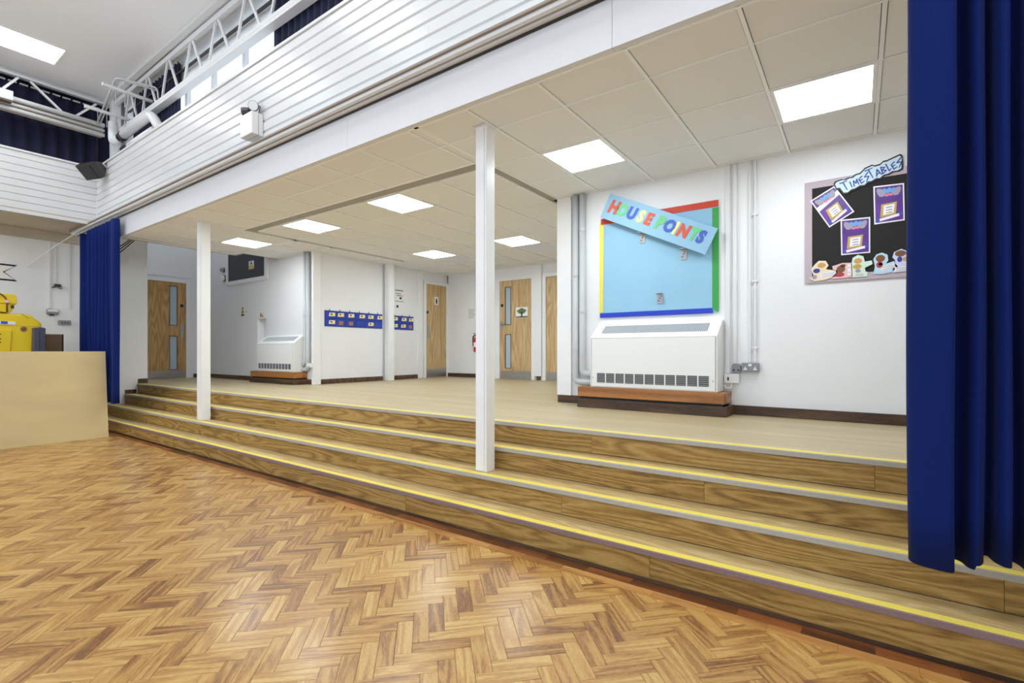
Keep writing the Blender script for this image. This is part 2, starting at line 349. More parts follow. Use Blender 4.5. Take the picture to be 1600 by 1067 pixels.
struct('ceiling_void', MB().box(XD-.15, RX0, 2.66, YFAR+.15, 4.2, 4.28).box(RX1, XR, 2.66, YFAR+.15, 4.2, 4.28).box(RX0, RX1, 2.66, RY0, 4.2, 4.28).box(RX0, RX1, RY1, YFAR+.15, 4.2, 4.28), 'roof_white', 'roof slab above the stage ceiling', cat='ceiling')
# ---- roof of hall
struct('ceiling_hall', B(-10.8, XR+.15, -2.8, 2.99, ROOF, ROOF+.1), 'roof_white', 'smooth off white high roof of the hall', cat='ceiling')
t = MB().box(-10.45, XR, 2.72, 2.80, ROOF-.05, ROOF)
struct('trim_2', t, 'metal_white', 'white edge beam where the hall roof meets the clerestory', .004, 'beam')
struct('trim_3', B(-10.45, -10.36, -2.8, 2.80, ROOF-.05, ROOF), 'metal_white', 'white edge beam where the hall roof meets the left curtains', .004, 'beam')
# ---- panelled upper walls (shiplap boards, each its own piece)
NB = 8; z0p, z1p = 3.385, 4.25; hb = (z1p-z0p)/NB
def board_profile(y, d, z, h):   # (depth axis, z) tongue-and-groove board with a V shadow groove below
    return [(y, z+.012), (y+d, z+.012), (y+d, z+h), (y, z+h)]
wf = struct('wall_front_upper', B(XLP, XR, YFS+.014, YFS+.06, 3.28, z1p), 'board_white', 'white board panelling over the stage opening')
cut = [[-6.9, -1.9], [-4.45, .2], [-8.3, -2.6], [-5.6, -.6], [-7.4, -3.0], [-4.9, 1.0], [-6.3, -1.2], [-8.0, -2.2]]
for i in range(NB):
    z = z0p+i*hb; xs = [XLP]+cut[i]+[XR]
    for a, b in zip(xs[:-1], xs[1:]):
        p = [(YFS+.016, z), (YFS+.016, z+hb-.001), (YFS+.004, z+hb-.001), (YFS-.001, z+hb-.006), (YFS-.001, z+.022), (YFS+.012, z+.012), (YFS+.012, z)]
        part('panel_board', MB().prism(p, 'X', a+.0006, b-.0006), 'board_white', wf)
part('cap_rail', B(XLP, XR, YFS-.016, YFS+.07, z1p, z1p+.03), 'board_white', wf, .003)
wl = struct('wall_left_upper', B(XLP-.06, XLP-.014, -2.8, YFS, 3.37, z1p), 'board_white', 'white board panelling of the left gallery front')
for i in range(NB):
    z = z0p+i*hb
    p = [(XLP-.016, z), (XLP-.016, z+hb-.001), (XLP-.004, z+hb-.001), (XLP+.001, z+hb-.006), (XLP+.001, z+.016), (XLP-.012, z+.010), (XLP-.012, z)]
    mb = MB(); n = len(p)
    mb.add([(q[0], -3., q[1]) for q in p]+[(q[0], YFS-.002, q[1]) for q in p], [tuple(range(n)), tuple(range(n, 2*n))]+[(k, (k+1) % n, n+(k+1) % n, n+k) for k in range(n)])
    part('panel_board', mb, 'board_white', wl)
part('cap_rail', B(XLP-.30, XLP+.016, -3, YFS-.02, z1p, z1p+.03), 'board_white', wl, .003)
part('base_rail', B(XLP-.05, XLP+.004, -3, YFS, 3.33, z0p-.003), 'board_white', wl, .003)
# ---- fascia beam
fb = thing('fascia_beam', 'long white boxed beam across the top of the stage opening', 'beam', (-4, YFS, CE))
xs = [XPIER, -7.78, -3.567, -1.144, 1.4, XR]
for a, b in zip(xs[:-1], xs[1:]): part('fascia_panel', B(a+.001, b-.001, YFS+.0, YFS+.05, CE-.002, 3.29), 'fascia_white', fb, .001)
# ---- curtain rail
cr = thing('curtain_rail', 'long white curtain track fixed under the board panelling', 'curtain rail', (-4, 2.5, 3.3))
part('track', MB().box(-11.2, XR, 2.48, 2.60, 3.335, 3.352), 'track_brown', cr)
part('track_lip', MB().box(-11.2, XR, 2.555, 2.60, 3.30, 3.335), 'metal_white', cr, .003)
part('track_channel', MB().box(-11.2, XR, 2.50, 2.535, 3.305, 3.335), 'metal_white', cr, .003)
part('back_lip', MB().box(-11.2, XR, 2.588, 2.599, 3.285, 3.30), 'dark_metal', cr)
# ---- stage ceiling: tiles, bars, grey strips
ceil = struct('ceiling', B(-9.15, XR, 2.66, YFAR, CE+.045, CE+.06), 'grille_dark', 'suspended ceiling of square white tiles over the stage', cat='ceiling')
GX, GY = -.49, 3.03
regions = [(-2.79, XR, 2.65, YHP), (-7.20, -2.79, 2.65, 3.48), (-9.15, -7.20, 2.65, 4.29), (-8.85, -7.20, 4.29, YHL), (-7.09, -2.89, 3.63, YHL+.0), (-7.09, XHP, YHL, YFAR), (XP, -7.20, YHL, 6.5), (XP, -7.09, 6.5, YFAR)]
regions = [(-2.79, XR, 2.65, YHP), (-7.20, -2.79, 2.65, 3.48), (-9.15, -7.20, 2.65, 4.29), (-8.85, -7.20, 4.29, YHL), (-7.09, -2.89, 3.63, YFAR), (XP, -7.20, YHL, 6.5), (XP, -7.09, 6.5, YFAR)]
LIGHTS = {(0, 1): 'square ceiling light panel nearest the blue curtain, above the display wall',
          (-3, 1): 'square ceiling light just right of the nearest white post top',
          (-7, 1): 'larger looking square ceiling light left of the nearest post, beyond the grey strip',
          (-10, 1): 'square ceiling light beside the grey strip, second from the left end',
          (-13, 1): 'leftmost square ceiling light above the far heater',
          (-10, 5): 'small far square ceiling light in front of the toilet door',
          (-7, 5): 'small far square ceiling light above the door with a tree picture'}
SKYLIT = {(-10, 6), (-7, 6)}
seen = set(); tshare = {}
bars = []
for (x0, x1, y0, y1) in regions:
    for i in range(math.floor((x0-GX)/.6), math.ceil((x1-GX)/.6)):
        for j in range(math.floor((y0-GY)/.6), math.ceil((y1-GY)/.6)):
            a, b = max(x0, GX+.6*i), min(x1, GX+.6*(i+1)); c, d = max(y0, GY+.6*j), min(y1, GY+.6*(j+1))
            if b-a < .03 or d-c < .03: continue
            full = b-a > .599 and d-c > .599
            key = (i-0, j)
            if full and (i+0, j) in [(k[0]-0, k[1]) for k in ()]: continue
            if full and (i, j) in LIGHTS:
                L = thing('ceiling_light', LIGHTS[(i, j)], 'ceiling light', ((a+b)/2, (c+d)/2, CE), 'square light panels in the stage ceiling')
                fr = MB()
                for q in ((a+.012, b-.012, c+.012, c+.034), (a+.012, b-.012, d-.034, d-.012), (a+.012, a+.034, c+.034, d-.034), (b-.034, b-.012, c+.034, d-.034)): fr.box(*q, CE-.004, CE+.02)
                part('frame', fr, 'tbar', L)
                part('diffuser', B(a+.034, b-.034, c+.034, d-.034, CE-.001, CE+.01), 'lamp', L)
                continue
            gx, gy = .0150, .0088
            m_ = 'tile_skylit' if (i, j) in SKYLIT else 'tile'
            if full:
                if m_ not in tshare:
                    me = mesh_of(B(-.3+gx, .3-gx, -.3+gy, .3-gy, .002, .016), Vector((0, 0, 0)), 'ceiling_tile'); me.materials.append(M[m_]); tshare[m_] = me
                put('ceiling_tile', tshare[m_], ((a+b)/2, (c+d)/2, CE), ceil)
            else: part('ceiling_tile', B(a+gx, b-gx, c+gy, d-gy, CE+.002, CE+.016), m_, ceil)
    for i in range(math.floor((x0-GX)/.6), math.ceil((x1-GX)/.6)+1):
        x = GX+.6*i
        if x0+.02 < x < x1-.02: part('tee_bar', B(x-.011, x+.011, y0, y1, CE-.005, CE+.02), 'tbar', ceil)
    for j in range(math.floor((y0-GY)/.6), math.ceil((y1-GY)/.6)+1):
        y = GY+.6*j
        if y0+.02 < y < y1-.02: part('tee_bar', B(x0, x1, y-.006, y+.006, CE-.0035, CE+.02), 'tbar', ceil)
    e = MB().box(x0, x1, y0, y0+.02, CE-.004, CE+.02).box(x0, x1, y1-.02, y1, CE-.004, CE+.02).box(x0, x0+.02, y0, y1, CE-.004, CE+.02).box(x1-.02, x1, y0, y1, CE-.004, CE+.02)
    part('edge_angle', e, 'tbar', ceil)
for q in ((-7.20, -2.79, 3.48, 3.63), (-2.89, -2.79, 3.63, YHP), (-7.20, -7.09, 3.63, 6.5)): part('grey_strip', B(*q, CE+.010, CE+.03), 'grey_strip', ceil)
struct('trim_4', B(-9.17, -9.15, 2.65, 4.31, CE-.01, CE+.16), 'grey_strip', 'thin edge of the stage ceiling beside the end wall', cat='trim')
struct('trim_5', MB().box(-9.15, -8.85, 4.29, 4.31, CE-.01, CE+.16).box(-8.87, -8.85, 4.31, YHL, CE-.01, CE+.16), 'grey_strip', 'stepped edge of the stage ceiling before the dark panel', cat='trim')
# ---- baseboards
def bb(name, mb, label): struct(name, mb, 'dark_timber', label, .003, 'baseboard')
bb('baseboard_back', MB().box(-.94, XR, YHP-.018, YHP, ST, ST+.085).box(XHP-.018, -2.43, YHP-.018, YHP, ST, ST+.085).box(XHP-.018, XHP, YHP, YHP+.3, ST, ST+.085), 'dark wooden baseboard under the display wall')
bb('baseboard_heater', MB().box(XD, -9.62, YHL-.018, YHL, ST, ST+.085).box(-7.95, XP+.018, YHL-.018, YHL, ST, ST+.085), 'dark wooden baseboard beside the far heater')
bb('baseboard_alcove', MB().box(XP, XP+.018, YHL-.018, 6.42, ST, ST+.085).box(XP, XP+.018, 6.58, 7.40, ST, ST+.085), 'dark wooden baseboard below the blue pouch charts')
bb('baseboard_far', MB().box(XP, -6.38, YFAR-.018, YFAR, ST, ST+.085).box(-5.27, -5.17, YFAR-.018, YFAR, ST, ST+.085), 'dark wooden baseboard of the far wall')
bb('baseboard_left', MB().box(XD, XD+.018, 4.72, YHL, ST, ST+.085), 'dark wooden baseboard right of the left oak door')
bb('baseboard_pier', MB().box(XPIER, XPIER+.012, 3.08, 3.25, ZT[2], ZT[2]+.07).box(XPIER, XPIER+.012, 3.27, 3.42, ST, ST+.085), 'dark baseboard stepping up the white pier')
# ---- doors
def disc_x(x, y, z, r, d): return MB().prism(circ(y, z, r), 'X', x, x+d)
def disc_y(x, y, z, r, d): return MB().prism(circ(x, z, r), 'Y', y-d, y)
def door_x(name, label, X, y0, y1, zt, wm, panes, hy, kick, disc=None, hinge=1):
    d = thing(name, label, 'door', (X, (y0+y1)/2, ST), kind='structure')
    f = MB().box(X, X+.035, y0-.07, y0, ST, zt+.07).box(X, X+.035, y1, y1+.07, ST, zt+.07).box(X, X+.035, y0, y1, zt, zt+.07)
    part('frame', f, 'white_gloss', d, .003)
    leaf = MB(); hs = sorted(panes, key=lambda p: p[2]); 
    if hs:
        a, b = hs[0][0], hs[0][1]; leaf.box(X+.002, X+.022, y0+.003, a, ST+.006, zt-.003).box(X+.002, X+.022, b, y1-.003, ST+.006, zt-.003); z = ST+.006
        for p in hs: leaf.box(X+.002, X+.022, a, b, z, p[2]); z = p[3]
        leaf.box(X+.002, X+.022, a, b, z, zt-.003)
    else: leaf.box(X+.002, X+.022, y0+.003, y1-.003, ST+.006, zt-.003)
    lf = part('leaf', leaf, wm, d)
    for p in hs:
        part('pane', B(X+.008, X+.012, p[0], p[1], p[2], p[3]), 'glass', d)
        bd = .012; m = MB().box(X+.02, X+.028, p[0]-bd, p[0], p[2]-bd, p[3]+bd).box(X+.02, X+.028, p[1], p[1]+bd, p[2]-bd, p[3]+bd).box(X+.02, X+.028, p[0], p[1], p[2]-bd, p[2]).box(X+.02, X+.028, p[0], p[1], p[3], p[3]+bd)
        part('bead', m, 'dark_timber', d)
    part('kick_plate', B(X+.022, X+.025, y0+.02, y1-.02, ST+.015, kick), 'steel', d)
    part('handle_plate', B(X+.022, X+.030, hy-.03, hy+.03, 1.55, 1.85), 'steel', d, .002)
    if disc: part('sign_disc', disc_x(X+.022, disc[0], disc[1], .035, .004), 'dark_panel', d)
    return d
d1 = door_x('door_1', 'oak door with two narrow glass panes in the left stage wall', XD, 3.80, 4.57, 2.74, 'door_oak_dark', [(4.265, 4.395, .88, 1.585), (4.265, 4.395, 1.83, 2.65)], 4.49, .86, (4.49, 2.25))
d2 = door_x('door_2', 'plain oak toilet door with a small white sign, in the recess', XP, 7.60, 8.24, 2.74, 'door_oak', [], 7.66, .87, (7.64, 2.12))
part('toilet_sign', B(XP+.022, XP+.025, 7.86, 7.98, 2.30, 2.48), 'card_white', d2)
part('toilet_symbol', MB().prism(circ(7.92, 2.43, .018), 'X', XP+.025, XP+.027).prism([(7.89, 2.41), (7.95, 2.41), (7.935, 2.32), (7.905, 2.32)], 'X', XP+.025, XP+.027), 'black', d2)
def door_y(name, label, Y, x0, x1, zt, wm, panes, hx, kick):
    d = thing(name, label, 'door', ((x0+x1)/2, Y, ST), kind='structure')
    f = MB().box(x0-.08, x0, Y-.035, Y, ST, zt+.08).box(x1, x1+.08, Y-.035, Y, ST, zt+.08).box(x0, x1, Y-.035, Y, zt, zt+.08)
    part('frame', f, 'white_gloss', d, .003)
    leaf = MB(); hs = sorted(panes, key=lambda p: p[2])
    if hs:
        a, b = hs[0][0], hs[0][1]; leaf.box(x0+.003, a, Y-.022, Y-.002, ST+.006, zt-.003).box(b, x1-.003, Y-.022, Y-.002, ST+.006, zt-.003); z = ST+.006
        for p in hs: leaf.box(a, b, Y-.022, Y-.002, z, p[2]); z = p[3]
        leaf.box(a, b, Y-.022, Y-.002, z, zt-.003)
    else: leaf.box(x0+.003, x1-.003, Y-.022, Y-.002, ST+.006, zt-.003)
    part('leaf', leaf, wm, d)
    for p in hs:
        part('pane', B(p[0], p[1], Y-.012, Y-.008, p[2], p[3]), 'glass', d); bd = .012
        m = MB().box(p[0]-bd, p[0], Y-.028, Y-.02, p[2]-bd, p[3]+bd).box(p[1], p[1]+bd, Y-.028, Y-.02, p[2]-bd, p[3]+bd).box(p[0], p[1], Y-.028, Y-.02, p[2]-bd, p[2]).box(p[0], p[1], Y-.028, Y-.02, p[3], p[3]+bd)
        part('bead', m, 'dark_timber', d)
    part('kick_plate', B(x0+.02, x1-.02, Y-.025, Y-.022, ST+.015, kick), 'steel', d)
    if hx is not None:
        part('handle_plate', B(hx-.025, hx+.025, Y-.03, Y-.022, 1.70, 1.90), 'steel', d, .002)
        part('lever_handle', MB().tube([(hx, Y-.03, 1.83), (hx, Y-.07, 1.83), (hx+.03, Y-.075, 1.83), (hx+.12, Y-.075, 1.83)], .010, 8), 'steel', d)
    return d
d3 = door_y('door_3', 'oak door with two glass panes and a tree picture', YFAR, -6.18, -5.38, 2.74, 'door_oak', [(-6.03, -5.90, .92, 1.61), (-6.03, -5.90, 1.83, 2.60)], -6.13, .86)
part('sign_disc', disc_y(-6.12, YFAR-.022, 2.23, .035, .004), 'dark_panel', d3)
pic = part('tree_picture', B(-5.77, -5.47, YFAR-.025, YFAR-.022, 1.95, 2.17), 'card_white', d3)
part('tree_crown', MB().prism([(-5.62+.11*math.cos(a)*(1+.12*math.sin(5*a)), 2.09+.055*math.sin(a)*(1+.15*math.cos(4*a))) for a in [k*math.pi/10 for k in range(20)]], 'Y', YFAR-.027, YFAR-.025), 'tree_green', pic)
part('tree_trunk', MB().prism([(-5.64, 1.97), (-5.60, 1.97), (-5.61, 2.08), (-5.63, 2.08)], 'Y', YFAR-.027, YFAR-.025), 'cut_brown', pic)
part('grass_strip', B(-5.765, -5.475, YFAR-.027, YFAR-.025, 1.955, 1.985), 'tree_green', pic)
d4 = door_y('door_4', 'plain oak door partly hidden behind the display wall corner', YFAR, -5.04, -4.28, 2.74, 'door_oak', [], None, .86)
struct('trim_6', B(-5.30, -5.13, YFAR-.05, YFAR, ST+.08, CE), 'white_gloss', 'white boxed post between the two far oak doors', .003, 'trim')
struct('trim_7', B(XP-.0, XP+.05, YHL-.05, YHL+.10, ST+.0, CE), 'white_gloss', 'white corner trim beside the far grey pipes', .004, 'trim')
struct('trim_8', B(XHP-.02, XHP+.16, YHP-.03, YHP, ST+.085, CE), 'white_gloss', 'white corner board left of the near grey pipes', .003, 'trim')
struct('trim_9', MB().box(XP, XP+.03, 7.36, 7.50, ST, CE).box(XP, XP+.03, 8.18+.13, 8.30, ST, CE), 'white_gloss', 'white door lining boards beside the toilet door', .003, 'trim')
struct('trim_10', MB().box(XD, XD+.02, 3.72, 4.66, 2.86, 2.885), 'white_gloss', 'thin white batten over the left oak door', cat='trim')
# ---- clerestory windows
YW = 2.97
win_x = [-8.6, -7.75, -6.95, -6.12, -5.30, -4.45, -3.6]
for i in range(len(win_x)-1):
    a, b = win_x[i], win_x[i+1]
    wn = thing('window_%d' % (i+1), ['clerestory pane mostly behind the corner curtain', 'leftmost clear clerestory pane showing sky', 'second clear clerestory pane showing sky', 'third clear clerestory pane showing sky', 'clerestory pane behind the upper blue curtain edge', 'clerestory pane hidden by the upper blue curtain'][i], 'window', ((a+b)/2, YW, 4.28), kind='structure')
    f = MB().box(a, a+.035, YW, YW+.05, 4.28, 5.02).box(b-.035, b, YW, YW+.05, 4.28, 5.02).box(a+.035, b-.035, YW, YW+.05, 4.28, 4.32).box(a+.035, b-.035, YW, YW+.05, 4.98, 5.02)
    part('window_frame', f, 'metal_white', wn, .003)
gm = bpy.data.materials.new('clear_glass'); gm.use_nodes = True; n = gm.node_tree.nodes; l = gm.node_tree.links; n.remove(n['Principled BSDF'])
tr = n.new('ShaderNodeBsdfTransparent'); gl = n.new('ShaderNodeBsdfGlossy'); gl.inputs['Roughness'].default_value = .02; mx = n.new('ShaderNodeMixShader'); mx.inputs[0].default_value = .06
l.new(tr.outputs[0], mx.inputs[1]); l.new(gl.outputs[0], mx.inputs[2]); l.new(mx.outputs[0], n['Material Output'].inputs[0]); M['clear_glass'] = gm
for i in range(len(win_x)-1):
    part('pane', B(win_x[i]+.03, win_x[i+1]-.03, YW+.02, YW+.026, 4.31, 4.99), 'clear_glass', bpy.data.objects['window_%d' % (i+1)])
wn = thing('window_7', 'added unseen rooflight over the left end of the stage above the ceiling edge', 'window', ((RX0+RX1)/2, (RY0+RY1)/2, 4.28), kind='structure')  # made-up opening, added to brighten the dim stage end
part('window_frame', MB().box(RX0-.05, RX0+.03, RY0-.05, RY1+.05, 4.28, 4.36).box(RX1-.03, RX1+.05, RY0-.05, RY1+.05, 4.28, 4.36).box(RX0+.03, RX1-.03, RY0-.05, RY0+.03, 4.28, 4.36).box(RX0+.03, RX1-.03, RY1-.03, RY1+.05, 4.28, 4.36), 'metal_white', wn)
part('pane', B(RX0+.03, RX1-.03, RY0+.03, RY1-.03, 4.31, 4.318), 'clear_glass', wn)
struct('wall_clerestory', MB().box(-10.6, win_x[0], YW, YW+.06, 4.25, ROOF).box(win_x[-1], XR, YW, YW+.06, 4.25, ROOF).box(win_x[0], win_x[-1], YW, YW+.06, 5.02, ROOF), 'roof_white', 'white upper wall strip above the clerestory panes')
struct('wall_left_clerestory', B(-10.75, -10.65, -2.8, 3.0, 4.25, ROOF), 'navy_dark', 'dark blacked out wall behind the left upper curtain')
struct('floor_ledge', B(XLP-.5, XR, YFS+.06, YW+.05, 4.19, 4.22), 'roof_white', 'ledge behind the panelling below the clerestory', cat='ledge')
# ================================================================== POSTS
def post(label, x0, x1, y0, y1, zb, zt, cap=True, group=None):
    t = thing('white_post', label, 'post', ((x0+x1)/2, (y0+y1)/2, zb), group)
    part('shaft', B(x0, x1, y0, y1, zb, zt), 'white_gloss', t, .004)
    xm = x0+(x1-x0)*.82
    part('cover_strip', B(x0+.012, x1-.020, y0-.006, y0, zb+.01, zt-.012), 'white_gloss', t, .002)
    if cap: part('ceiling_collar', B(x0-.012, x1+.012, y0-.012, y1+.012, zt-.006, zt-.0045+.003), 'tbar', t)
    return t
post('tall white square post on the steps nearest the camera', -2.414, -2.307, 2.92, 3.025, ZT[1], CE-.001)
post('white square post on the steps nearer the left oak door', -7.265, -7.135, 2.915, 3.03, ZT[1], CE-.001)
post('slim white post against the recess wall between the pouch charts', XP+.06, XP+.19, 6.43, 6.56, ST, CE-.001, False)
# ================================================================== CURTAINS
def crom(pts, n):
    out = []
    P_ = [pts[0]]+list(pts)+[pts[-1]]
    for i in range(1, len(P_)-2):
        for k in range(n):
            t = k/n; a, b, c, d = P_[i-1], P_[i], P_[i+1], P_[i+2]
            out.append(tuple(.5*((2*b[j])+(-a[j]+c[j])*t+(2*a[j]-5*b[j]+4*c[j]-d[j])*t*t+(-a[j]+3*b[j]-3*c[j]+d[j])*t**3) for j in range(2)))
    out.append(tuple(pts[-1])); return out
def curtain_mb(plan, z0, z1, nz=14, hem=None, sway=.012, seed=1, gather=0):
    rnd = random.Random(seed); mb = MB(); n = len(plan); ph = [rnd.uniform(0, 6) for _ in range(4)]
    cx = sum(p[0] for p in plan)/n; cy = sum(p[1] for p in plan)/n
    vs = []
    for j in range(nz+1):
        f = j/nz
        for i, p in enumerate(plan):
            zb = z0+(hem(i/(n-1)) if hem else 0); z = zb+(z1-zb)*f
            s = sway*math.sin(2.2*z+ph[0]+i*.05)*(1-f)
            k = 1-gather*f
            vs.append((p[0]+s, cy+(p[1]-cy)*k+s*.5*math.sin(ph[1]+i*.11), z))
    fs = [(j*n+i, j*n+i+1, (j+1)*n+i+1, (j+1)*n+i) for j in range(nz) for i in range(n-1)]
    return mb.add(vs, fs)
def curtain(name, label, plan, z0, z1, m, group=None, hem=None, sway=.012, seed=1, tape=None):
    t = thing(name, label, 'curtain', (plan[0][0], plan[0][1], z0), group)
    o = part('cloth', curtain_mb(plan, z0, z1, hem=hem, sway=sway, seed=seed), m, t, smooth=True)
    s = o.modifiers.new('thick', 'SOLIDIFY'); s.thickness = .004; s.offset = 0
    return t
pl = [(.163, 2.50), (.160, 2.44), (.175, 2.405), (.215, 2.385), (.262, 2.375), (.287, 2.385), (.293, 2.43), (.290, 2.50), (.303, 2.545), (.328, 2.53), (.343, 2.475), (.366, 2.46), (.384, 2.50), (.388, 2.56), (.404, 2.565), (.412, 2.50), (.430, 2.462), (.448, 2.475), (.454, 2.54), (.466, 2.57), (.482, 2.55), (.495, 2.48), (.52, 2.45), (.545, 2.48), (.55, 2.56)]
x = .57
while x < 1.5: pl += [(x, 2.56), (x+.012, 2.48), (x+.035, 2.45), (x+.058, 2.48), (x+.062, 2.56)]; x += .085
cn = curtain('stage_curtain', 'long royal blue curtain hanging close on the right', crom(pl, 5), .462, 3.296, 'navy', 'royal blue stage curtains', hem=lambda s: .0 if s < .135 else .022+.008*math.sin(s*40), sway=.006, seed=3)
part('heading_tape', curtain_mb([(p[0], p[1]-.0) for p in crom(pl, 2)], 3.22, 3.295, nz=1, sway=0), 'navy_dark', cn)
pl = [(-10.60, 2.56), (-10.62, 2.50), (-10.5, 2.47), (-10.42, 2.55), (-10.30, 2.57), (-10.22, 2.48)]; x = -10.14
for k, dx in enumerate((.10, .07, .12, .06, .09, .07, .11, .06, .08, .10, .07, .06)):
    pl += [(x, 2.565-.02*(k % 3 == 0)), (x+dx*.45, 2.465+.02*(k % 2))]; x += dx
pl += [(-9.12, 2.56), (-9.05, 2.475), (-8.96, 2.46), (-8.89, 2.47), (-8.86, 2.53)]
cl = curtain('stage_curtain', 'royal blue curtain gathered at the far left beside the white pier', crom(pl, 5), .50, 3.215, 'navy', 'royal blue stage curtains', sway=.03, seed=5)
# upper curtains
def wave(x0, x1, y, amp, per, axis='x'):
    n = int((x1-x0)/per*10); out = []
    for i in range(n+1):
        q = x0+(x1-x0)*i/n; a = y+amp*math.sin(2*math.pi*(q-x0)/per)*(1+.3*math.sin(q*3.1))
        out.append((q, a) if axis == 'x' else (a, q))
    return out
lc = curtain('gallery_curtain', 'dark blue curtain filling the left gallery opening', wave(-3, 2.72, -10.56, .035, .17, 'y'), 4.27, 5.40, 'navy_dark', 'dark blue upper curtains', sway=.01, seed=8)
tape = MB()
for i in range(14):
    y = 1.0+i*.125; tape.box(-10.535, -10.51, y, y+.095, 5.375, 5.395)
part('hook_tape', tape, 'plastic_white', lc)
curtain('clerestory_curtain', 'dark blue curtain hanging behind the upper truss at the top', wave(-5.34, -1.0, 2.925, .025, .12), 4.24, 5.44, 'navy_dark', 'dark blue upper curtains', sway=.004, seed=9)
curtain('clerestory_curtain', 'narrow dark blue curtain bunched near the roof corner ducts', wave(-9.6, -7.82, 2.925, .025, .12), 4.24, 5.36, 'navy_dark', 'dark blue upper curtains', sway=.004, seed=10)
# ================================================================== ROOF TRUSSES
tr = thing('roof_truss', 'white zigzag steel truss under the roof above the stage panelling', 'truss', (-6, 2.84, 4.84))
part('bottom_chord', B(-10.1, XR, 2.80, 2.90, 4.82, 4.86), 'metal_white', tr, .004)
part('chord_lip', B(-10.1, XR, 2.80, 2.812, 4.86, 4.905), 'metal_white', tr)
part('top_chord', B(-10.3, XR, 2.80, 2.85, 5.36, 5.43), 'metal_white', tr, .004)
xa = [-9.45, -8.70, -7.95, -7.20, -6.48, -5.75, -5.0, -4.25]
for x in xa:
    part('brace', MB().bar((x-.03, 2.825, 5.38), (x-.23, 2.825, 4.88), .035, .02, (0, 1, 0)), 'metal_white', tr)
    part('brace', MB().bar((x+.03, 2.825, 5.38), (x+.32, 2.825, 4.88), .035, .02, (0, 1, 0)), 'metal_white', tr)
part('curtain_track', MB().box(-9.8, -5.36, 2.895, 2.912, 5.18, 5.20).box(-9.8, -5.36, 2.925, 2.94, 5.20, 5.23), 'dark_metal', tr)
t2 = thing('roof_truss', 'white steel truss in front of the left gallery curtain', 'truss', (-10.3, 1.5, 4.8))
part('top_chord', B(-10.36, -10.30, -3, 2.75, 5.40, 5.44), 'metal_white', t2, .004)
ya = [(1.46, 5.03, 1.70, 5.38), (1.83, 5.38, 2.24, 5.02), (2.30, 4.99, 2.62, 5.36)]
for y0, za, y1, zb in ya: part('brace', MB().bar((-10.30, y0, za), (-10.30, y1, zb), .03, .03, (1, 0, 0)), 'metal_white', t2)
part('bottom_chord', B(-10.36, -10.24, -3, 2.70, 4.84, 4.98), 'soffit_beige', t2, .006)
for i, (z, r) in enumerate(((5.005, .035), (4.92, .02), (4.845, .03))):
    part('rail_tube', MB().tube([(-10.20, -3, z), (-10.20, 2.70, z)], r, 12), 'metal_white', t2, smooth=True)
part('junction_box', B(-10.20, -10.08, 1.25, 1.615, 4.93, 5.07), 'pipe_grey', t2, .006)
part('junction_base', B(-10.205, -10.075, 1.25, 1.60, 4.905, 4.93), 'cable', t2)
# ducts and racks in the roof corner
def arc_path(pts, r=.08, n=6):
    P_ = [Vector(p) for p in pts]; out = [P_[0]]
    for i in range(1, len(P_)-1):
        a = (P_[i-1]-P_[i]).normalized(); b = (P_[i+1]-P_[i]).normalized(); s, e = P_[i]+a*r, P_[i]+b*r
        for k in range(n+1): t = k/n; out.append(s*(1-t)**2+P_[i]*2*t*(1-t)+e*t*t)
    out.append(P_[-1]); return out
dk = thing('ventilation_duct', 'fat white pipe elbowing down beside the left truss end', 'duct', (-9.95, 2.72, 4.6))
part('pipe', MB().tube(arc_path([(-9.92, 2.74, 5.0), (-9.92, 2.74, 4.66), (-9.55, 2.74, 4.66)], .12), .065, 14), 'metal_white', dk, smooth=True)
part('clamp_band', MB().tube([(-9.56, 2.74, 4.66), (-9.42, 2.74, 4.67)], .07, 14), 'dark_metal', dk, smooth=True)
dk2 = thing('ventilation_duct', 'long white pipe lying on the ledge under the truss', 'duct', (-8.9, 2.74, 4.66))
part('pipe', MB().tube(arc_path([(-9.415, 2.74, 4.67), (-8.30, 2.74, 4.68), (-8.12, 2.80, 4.40)], .12), .065, 14), 'metal_white', dk2, smooth=True)
dk3 = thing('ventilation_duct', 'lower white pipe behind the panelling near the loudspeaker', 'duct', (-9.2, 2.78, 4.48))
part('pipe', MB().tube([(-9.75, 2.80, 4.50), (-8.4, 2.80, 4.50)], .055, 12), 'metal_white', dk3, smooth=True)
part('clamp_band', MB().tube([(-9.62, 2.80, 4.50), (-9.36, 2.80, 4.50)], .06, 12), 'dark_metal', dk3, smooth=True)
for lab, x, z in (('upper white channel bar crossing the truss in the roof corner', -8.75, 5.06), ('lower white channel bar crossing near the gallery curtain end', -9.55, 4.98)):
    rk = thing('hanger_rack', lab, 'bracket', (x, 2.6, z-.2))
    part('channel', B(x-.02, x+.02, 2.30, 2.90, z-.02, z+.02), 'metal_white', rk, .003)
    part('end_cap', B(x-.022, x+.022, 2.292, 2.302, z-.022, z+.022), 'plastic_white', rk)
    for y in (2.45, 2.56, 2.68, 2.8): part('drop_rod', MB().tube([(x, y, z-.02), (x, y, z-.22)], .006, 6), 'steel', rk)
cd = thing('bent_conduit', 'thin bent conduit rising over the roof corner rack', 'conduit', (-9.6, 2.5, 4.9))
part('tube', MB().tube(arc_path([(-9.98, 2.55, 4.93), (-8.75, 2.45, 5.22), (-8.45, 2.86, 5.16), (-8.40, 2.865, 4.92)], .06), .014, 8), 'pipe_grey', cd, smooth=True)
part('tube', MB().tube(arc_path([(-9.98, 2.585, 4.925), (-8.75, 2.485, 5.215), (-8.45, 2.87, 5.12)], .06), .012, 8), 'pipe_grey', cd, smooth=True)
